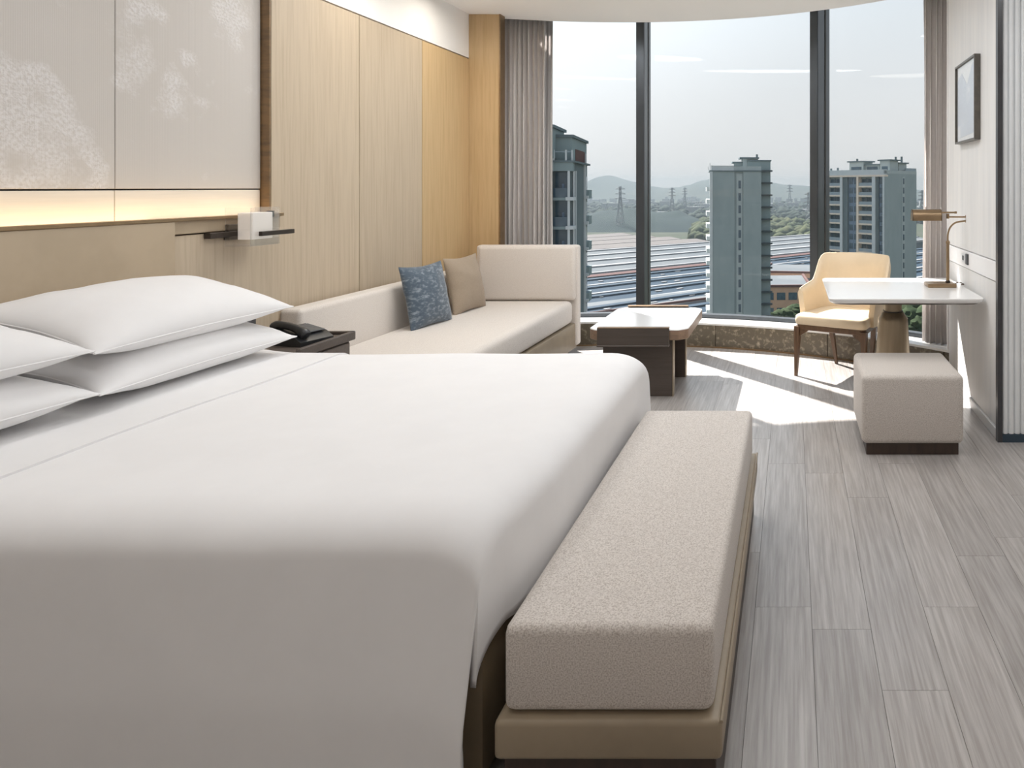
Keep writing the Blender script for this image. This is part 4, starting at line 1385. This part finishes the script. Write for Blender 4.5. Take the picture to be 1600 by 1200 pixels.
# left tower with bays, close to the window
def left_tower():
    D = 73.0
    px = D / FPX
    T = thing('tower_block', 'ornate slate grey high rise at the left beside the curtain', 'building', ((892 - VPX) * px, D, GZ), R(8))
    roof = CAM_H - (211 - VPY) * px - GZ
    fh = 3.0
    zc = CAM_H - (253 - VPY) * px - GZ           # cornice under the penthouse
    # local x < 0 is the front to the left, local y > 0 the receding side
    B(T, 'wall', box(-6.0, 0, 0.9, 11.3, 0, zc), M['tower_dark'])
    B(T, 'wing', box(-9, -2.25, -1.4, 6, 0, zc + 0.4), M['tower_dark'])
    B(T, 'penthouse', box(-2.6, -0.05, 0.9, 11.2, zc, roof - 0.2), M['tower_mid'])
    B(T, 'penthouse_roof', box(-2.8, 0.15, 0.7, 11.4, roof - 0.2, roof + 0.1), M['tower_dark'])
    B(T, 'penthouse', box(-9, -1.65, -1.3, 5.5, zc + 0.4, roof + 0.65), M['tower_mid'])
    B(T, 'penthouse_roof', box(-9, -1.4, -1.5, 5.7, roof + 0.65, roof + 0.95), M['tower_dark'])
    B(T, 'penthouse_window', box(-2.6, -2.0, -1.36, -1.28, zc + 0.6, zc + 2.8), M['red_door'])
    B(T, 'penthouse_window', box(-0.08, 0.0, 3.0, 9.5, zc + 0.2, roof - 1.3), M['red_door'])
    B(T, 'cornice', box(-2.4, 0.35, -0.25, 11.5, zc - 0.05, zc + 0.15), M['tower_dark'])
    B(T, 'cornice', box(-9, -2.0, -1.75, 0.5, zc + 0.35, zc + 0.55), M['tower_dark'])
    B(T, 'parapet', box(-2.3, 0.2, -0.12, 0.9, zc - 0.95, zc - 0.05), M['tower_mid'])
    B(T, 'parapet', box(-2.55, -1.75, -1.5, 0.2, zc - 0.95, zc + 0.35), M['ext_white'])
    for xx, yy in ((-2.35, -1.55), (-1.75, -0.2), (-0.55, -0.2), (-0.02, 0.3), (0.12, 8.8)):
        B(T, 'terrace_post', box(xx, xx + 0.16, yy, yy + 0.16, zc + 0.15, zc + 1.25), M['ext_white'])
    B(T, 'terrace_rail', box(-1.8, 0.0, -0.18, -0.12, zc + 1.0, zc + 1.1), M['rail'])
    # columns running down
    for x0, x1, y0, y1 in ((-2.5, -2.28, -1.58, -1.36), (-2.0, -1.75, -1.2, -0.95), (-0.32, -0.1, -0.12, 0.12), (0.05, 0.2, 0.9, 1.1), (0.05, 0.2, 2.1, 2.35)):
        B(T, 'column', box(x0, x1, y0, y1, 0, zc - 0.9), M['ext_white'])
    B(T, 'corner_strip', box(0.0, 0.22, 8.6, 9.0, 0, zc), M['ext_white'])
    f = {}
    for k in range(20):
        z = zc - 0.95 - fh * k
        if k == 0:
            f['void'] = B(T, 'window', box(-1.72, -0.34, 0.84, 0.93, z - 2.5, z - 0.1), M['ext_glass'])
            f['slab'] = B(T, 'floor_slab', box(-1.9, -0.05, -0.05, 0.95, z - 3.05, z - 2.75), M['tower_mid'])
            f['rail'] = B(T, 'railing', box(-1.75, -0.3, -0.02, 0.03, z - 2.75, z - 1.75), M['ext_glass'])
            f['cur'] = B(T, 'curtain_panel', box(-1.05, -0.8, 0.78, 0.84, z - 2.7, z - 1.3), M['ext_blue'])
            f['br1'] = B(T, 'bracket', box(-2.6, -1.68, -1.66, -0.9, z - 3.1, z - 2.7), M['ext_white'])
            f['br2'] = B(T, 'bracket', box(-0.5, 0.3, -0.2, 1.25, z - 3.05, z - 2.7), M['ext_white'])
            f['sw'] = B(T, 'window', box(-0.02, 0.06, 1.15, 2.05, z - 2.5, z - 0.4), M['ext_glass'])
            f['sv'] = B(T, 'window', box(-2.26, -2.02, -1.5, -1.36, z - 2.5, z - 0.2), M['ext_glass'])
            f['sc'] = B(T, 'side_balcony', box(0.0, 0.55, 9.1, 11.2, z - 3.0, z - 2.0), M['tower_mid'])
            f['sd'] = B(T, 'window', box(-0.02, 0.06, 9.2, 11.0, z - 2.0, z - 0.4), M['ext_glass'])
            f['st'] = B(T, 'bracket', box(0.05, 0.5, 8.5, 9.15, z - 3.0, z - 2.65), M['ext_white'])
        else:
            for o in f.values():
                rep(o, T, -fh * k)


left_tower()


# orange low building below the centre tower
def low_building(name, label, x0, D, W, dep, top, m, rz, cols, floors):
    T = thing(name, label, 'building', (x0, D, GZ), rz)
    h = top - GZ
    B(T, 'wall', box(0, W, 0, dep, 0, h), m)
    B(T, 'roof_edge', J(box(-0.4, W + 0.4, -0.4, 0.4, h, h + 0.8), box(W - 0.4, W + 0.4, 0.4, dep, h, h + 0.8), box(-0.4, 0.4, 0.4, dep, h, h + 0.8)), M['red_door'])
    B(T, 'roof_deck', box(0.4, W - 0.4, 0.4, dep - 0.1, h, h + 0.15), M['roof_pale'])
    f = None
    for k in range(floors):
        for c in range(cols):
            xx = W * (c + 0.5) / cols
            z = h - 2.2 - 5.0 * k
            if f is None:
                f = B(T, 'window', box(-1.4, 1.4, -0.12, 0.1, -2.0, 0.4), M['ext_glass'])
                f.location = (xx, 0, z)
            else:
                copy_obj(f, (xx, 0, z), T)
    return T


low_building('office_building', 'low orange office building with dark windows right of the slim tower', -9.5, 232, 15.5, 30, -31.5, M['brick'], R(4), 4, 6)
low_building('office_building', 'long orange low building behind the office, left of the desk chair', -14.0, 285, 52, 30, -33.0, M['brick'], R(-9), 9, 5)
low_building('factory_building', 'brown factory building with small windows behind the coffee table', -86, 286, 84, 26, -50.5, M['brick'], R(42), 18, 2)

# rows of long halls running back to the right
dvec = Vector((0.68, 0.73, 0)).normalized()
nvec = Vector((-dvec.y, dvec.x, 0))
HP = Vector((-97, 370, 0))
HR = math.atan2(dvec.y, dvec.x)


def hall(s, wd, t0, t1, h, ridge, roof, label, group, strips, skylights, seed):
    p = HP + nvec * s + dvec * t0
    T = thing('factory_hall', label, 'building', (p.x, p.y, GZ), HR, group)
    Lh = t1 - t0
    B(T, 'wall', box(0, Lh, 0.6, wd - 0.6, 0, h), M['hall_wall'])
    pr_ = [(0, h), (wd / 2, h + ridge), (wd, h), (wd, h - 0.5), (0, h - 0.5)]
    B(T, 'roof', loft([[(xx, q_[0], q_[1]) for q_ in pr_] for xx in (-0.5, Lh + 0.5)]), roof)
    if strips:
        B(T, 'gutter', box(-0.5, Lh + 0.5, -0.4, 2.4, h - 1.2, h + 0.75), M['roof_white'])
        B(T, 'ridge_cap', box(-0.5, Lh + 0.5, wd / 2 - 2.2, wd / 2 + 2.2, h + ridge - 0.3, h + ridge + 0.4), M['roof_white'] if strips > 1 else roof)
    if skylights:
        random.seed(seed)
        gs = []
        n = int(Lh / 11)
        for i in range(n):
            if random.random() < 0.6:
                xx = 4 + i * 11 + random.uniform(-3, 3)
                yy = wd * random.uniform(0.24, 0.42)
                zz = h + ridge * yy / (wd / 2)
                gs.append(box(xx, xx + random.uniform(1.5, 4), yy - 0.9, yy + 0.9, zz - 0.2, zz + 0.3))
        if gs:
            sk_ = B(T, 'skylight', J(*gs), M['roof_white'])
            sk_['kind'] = 'stuff'
    return T


ORD = ['nearest ', 'second ', 'third ', 'fourth ', 'fifth ', 'sixth ', 'seventh ']
for i in range(5):
    hall(-98 + i * 27.5, 26, -230, 300, 8.5, 1.8, M['roof_blue'], ORD[i] + 'blue roofed long hall counted from the window', 'blue roofed halls', 1, True, i)
hall(41, 9, -230, 330, 9.5, 0.6, M['red_door'], 'narrow hall with dull red roof between blue and pale halls', None, 0, False, 3)
for i in range(4):
    hall(53 + i * 33.0, 31, -260, 400, 9.5, 2.4, M['roof_pale'], ORD[i] + 'pale grey roofed long hall counted from the window', 'pale roofed halls', 2, False, i)
for i in range(4):
    hall(190 + i * 42, 38, -330, 230, 10.5, 1.5, M['roof_beige'], ORD[i] + 'wide beige roofed hall counted from the window', 'beige roofed halls', 0, False, i)

# --- trees
def blob(r, seed, sub=2, sq=0.8):
    bm = bmesh.new()
    bmesh.ops.create_icosphere(bm, subdivisions=sub, radius=1)
    for v in bm.verts:
        n = noise.noise(v.co * 1.9 + Vector((seed, seed * 2, 0)))
        n2 = noise.noise(v.co * 4.5 + Vector((seed, 0, seed)))
        v.co = v.co * r * (1 + 0.30 * n + 0.18 * n2)
        v.co.z *= sq
    return bm_geo(bm)


def shift(g, d):
    return [(v[0] + d[0], v[1] + d[1], v[2] + d[2]) for v in g[0]], g[1]


def tree(label, x, y, z, r, seed):
    T = thing('tree', label, 'tree', (x, y, z), 0, 'trees beside the low buildings')
    random.seed(seed)
    gs = [shift(blob(r * random.uniform(0.45, 0.7), seed + i, 3), (random.uniform(-0.6, 0.6) * r, random.uniform(-0.6, 0.6) * r, r * random.uniform(0.9, 1.8))) for i in range(6)]
    obj('crown', J(*gs), M['leaf'], T, local=True)
    obj('trunk', lathe([(r * 0.09, 0), (r * 0.06, r * 1.2)], 0, 0, 8), M['bark'], T, local=True)


for i, (px_, py_, d, r) in enumerate(((1228, 494, 205, 4.5), (1246, 489, 207, 3.6), (1212, 503, 200, 4.0), (1438, 478, 190, 6), (1444, 500, 182, 6.5), (1430, 512, 178, 5))):
    p = pt(px_, py_, d)
    z = p.z - r * 1.3
    tr_ = tree(['round dark green tree before the orange office', 'smaller dark green tree beside the orange office', 'low dark tree at the foot of the slim tower', 'tall green tree right of the balcony block', 'broad green tree low beside the right curtain', 'green tree low under the desk lamp view'][i], p.x, d, z, r, i + 11)
# raised planted ground that carries those trees
rg_ = obj('ground_terrace', J(box(-14, 10, 196, 214, GZ, pt(0, 500, 205).z - 5.5), box(24, 60, 172, 200, GZ, pt(0, 495, 186).z - 8)), M['ground'], smooth=False)
tag(rg_, 'planted podium terraces at the foot of the towers', kind='structure')


def belt(name, label, spots_, rmin, rmax, m, seed, sub=1):
    random.seed(seed)
    gs = []
    for x, y, z in spots_:
        r = random.uniform(rmin, rmax)
        gs.append(shift(blob(r, random.uniform(0, 50), sub, random.uniform(0.7, 1.0)), (x, y, z + r * 0.5)))
    o = obj(name, J(*gs), m, sharp=180)
    return tag(o, label, 'trees', kind='stuff')


random.seed(21)
sp = []
for i in range(420):
    px_ = random.uniform(1085, 1300)
    d = random.uniform(760, 1150)
    sp.append(((px_ - VPX) * d / FPX, d, GZ))
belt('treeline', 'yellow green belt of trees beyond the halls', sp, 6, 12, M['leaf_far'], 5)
random.seed(22)
sp = []
for i in range(1300):
    px_ = random.uniform(780, 1500)
    d = random.uniform(1150, 2300)
    sp.append(((px_ - VPX) * d / FPX, d, GZ))
belt('forest', 'hazy woods spread over the plain before the hills', sp, 5, 14, M['hill'], 6)


# wooded rise behind the beige halls and the far hills: real relief
def relief(name, label, xr, yr, nx, ny, prof_, m):
    V, F = [], []
    for j in range(ny + 1):
        fy = j / ny
        y = yr[0] + (yr[1] - yr[0]) * fy
        for i in range(nx + 1):
            x = xr[0] + (xr[1] - xr[0]) * i / nx
            h = prof_(x, fy, y)
            V.append((x, y, GZ - 1 + h))
    for j in range(ny):
        for i in range(nx):
            a = j * (nx + 1) + i
            F.append((a, a + 1, a + nx + 2, a + nx + 1))
    o = obj(name, (V, F), m, sharp=180)
    return tag(o, label, kind='structure')


RID = [(700, 4), (800, 12), (850, 9), (895, 2), (920, 5), (938, 11), (953, 19), (966, 14), (985, 10), (1000, 6), (1020, 2), (1040, -1), (1060, 0), (1080, 4), (1100, 11), (1120, 15), (1150, 13), (1180, 10), (1208, 8), (1225, 5), (1250, 4), (1270, 2), (1300, 4), (1350, 6), (1400, 1), (1440, -4), (1500, -6), (1600, -2), (1800, 6)]


def ridge(px_):
    for (a, ha), (b, hb_) in zip(RID, RID[1:]):
        if a <= px_ <= b:
            t = (px_ - a) / (b - a)
            t = t * t * (3 - 2 * t)
            return ha + (hb_ - ha) * t
    return RID[-1][1] if px_ > 1000 else RID[0][1]


YH = 4200.0


def hills(x, fy, y):
    px_ = VPX + x * FPX / YH
    crest = (ridge(px_) * YH / FPX + CAM_H - GZ)
    b = math.sin(min(1, fy * 1.0) * math.pi) ** 1.1
    n = noise.noise(Vector((x * 0.004, y * 0.004, 0))) * 14 + noise.noise(Vector((x * 0.015, y * 0.015, 2))) * 5
    return max(0, crest * b + n * b * (1 - b * 0.7))


relief('hills', 'blue hazy hills along the horizon', (-2100, 2300), (3300, 5100), 200, 24, hills, M['hill'])


def rise(x, fy, y):
    b = math.sin(fy * math.pi)
    c = 22 + 10 * noise.noise(Vector((x * 0.006, 3, 0))) + 6 * noise.noise(Vector((x * 0.03, y * 0.03, 1)))
    e = max(0, min(1, (-90 - x) / 90))
    return c * b * e


relief('wooded_rise', 'low dark wooded rise behind the beige halls', (-700, -60), (960, 1250), 90, 14, rise, M['rise'])
tag(bpy.data.objects['wooded_rise'], 'low dark wooded rise behind the beige halls', kind='structure')

# far town: small pale blocks
random.seed(33)
gs = []
for i in range(260):
    px_ = random.uniform(800, 1480)
    d = random.uniform(1500, 3100)
    x = (px_ - VPX) * d / FPX
    wx, wy, hh = random.uniform(8, 34), random.uniform(8, 20), random.uniform(6, 26)
    gs.append(box(x, x + wx, d, d + wy, GZ, GZ + hh))
tw_ = obj('distant_town', J(*gs), M['roof_white'], smooth=False)
tag(tw_, 'tiny pale town blocks scattered below the hills', 'buildings', kind='stuff')


# lattice pylons
def pylon(label, px_, d, htop):
    x = (px_ - VPX) * d / FPX
    T = thing('pylon', label, 'pylon', (x, d, GZ), 0, 'power line pylons on the plain')
    H = CAM_H - (htop - VPY) * d / FPX - GZ
    base, waist = H * 0.09, H * 0.018
    r = 0.35 * d / 900
    legs = []

    def hw(z):
        return base + (waist - base) * min(1, z / (H * 0.75))
    gs_ = []
    zs = [H * k / 9 for k in range(10)]
    for sx in (-1, 1):
        for sy in (-1, 1):
            gs_.append(tube([(sx * hw(z), sy * hw(z), z) for z in zs], r, 4))
    obj('legs', J(*gs_), M['steel'], T, local=True, smooth=False)
    br = []
    for a, b in zip(zs, zs[1:]):
        for sy in (-1, 1):
            br.append(tube([(-hw(a), sy * hw(a), a), (hw(b), sy * hw(b), b)], r * 0.7, 4))
            br.append(tube([(hw(a), sy * hw(a), a), (-hw(b), sy * hw(b), b)], r * 0.7, 4))
    obj('bracing', J(*br), M['steel'], T, local=True, smooth=False)
    for kz in (0.72, 0.83, 0.94):
        L_ = H * 0.12 * (1.1 - (kz - 0.72))
        obj('cross_arm', J(tube([(-L_, 0, H * kz), (L_, 0, H * kz)], r * 1.1, 4), tube([(-L_, 0, H * kz), (0, 0, H * (kz + 0.04)), (L_, 0, H * kz)], r * 0.8, 4)), M['steel'], T, local=True, smooth=False)


for a in (('tall lattice pylon left of the first mullion', 969, 1000, 291), ('lattice pylon right of the first mullion', 1050, 1500, 293), ('faint lattice pylon further right of the first mullion', 1070, 1900, 293), ('lattice pylon beside the second mullion', 1263, 1050, 300), ('lattice pylon near the right curtain', 1441, 1200, 297), ('small faint pylon right of the slim tower', 1234, 2000, 288)):
    pylon(*a)

hz = obj('haze', box(-3400, 3400, 95, 5190, GZ + 0.5, 62), haze_material(0.00026), smooth=False)
tag(hz, 'pale summer haze over the plain and the hills', 'haze', kind='stuff')
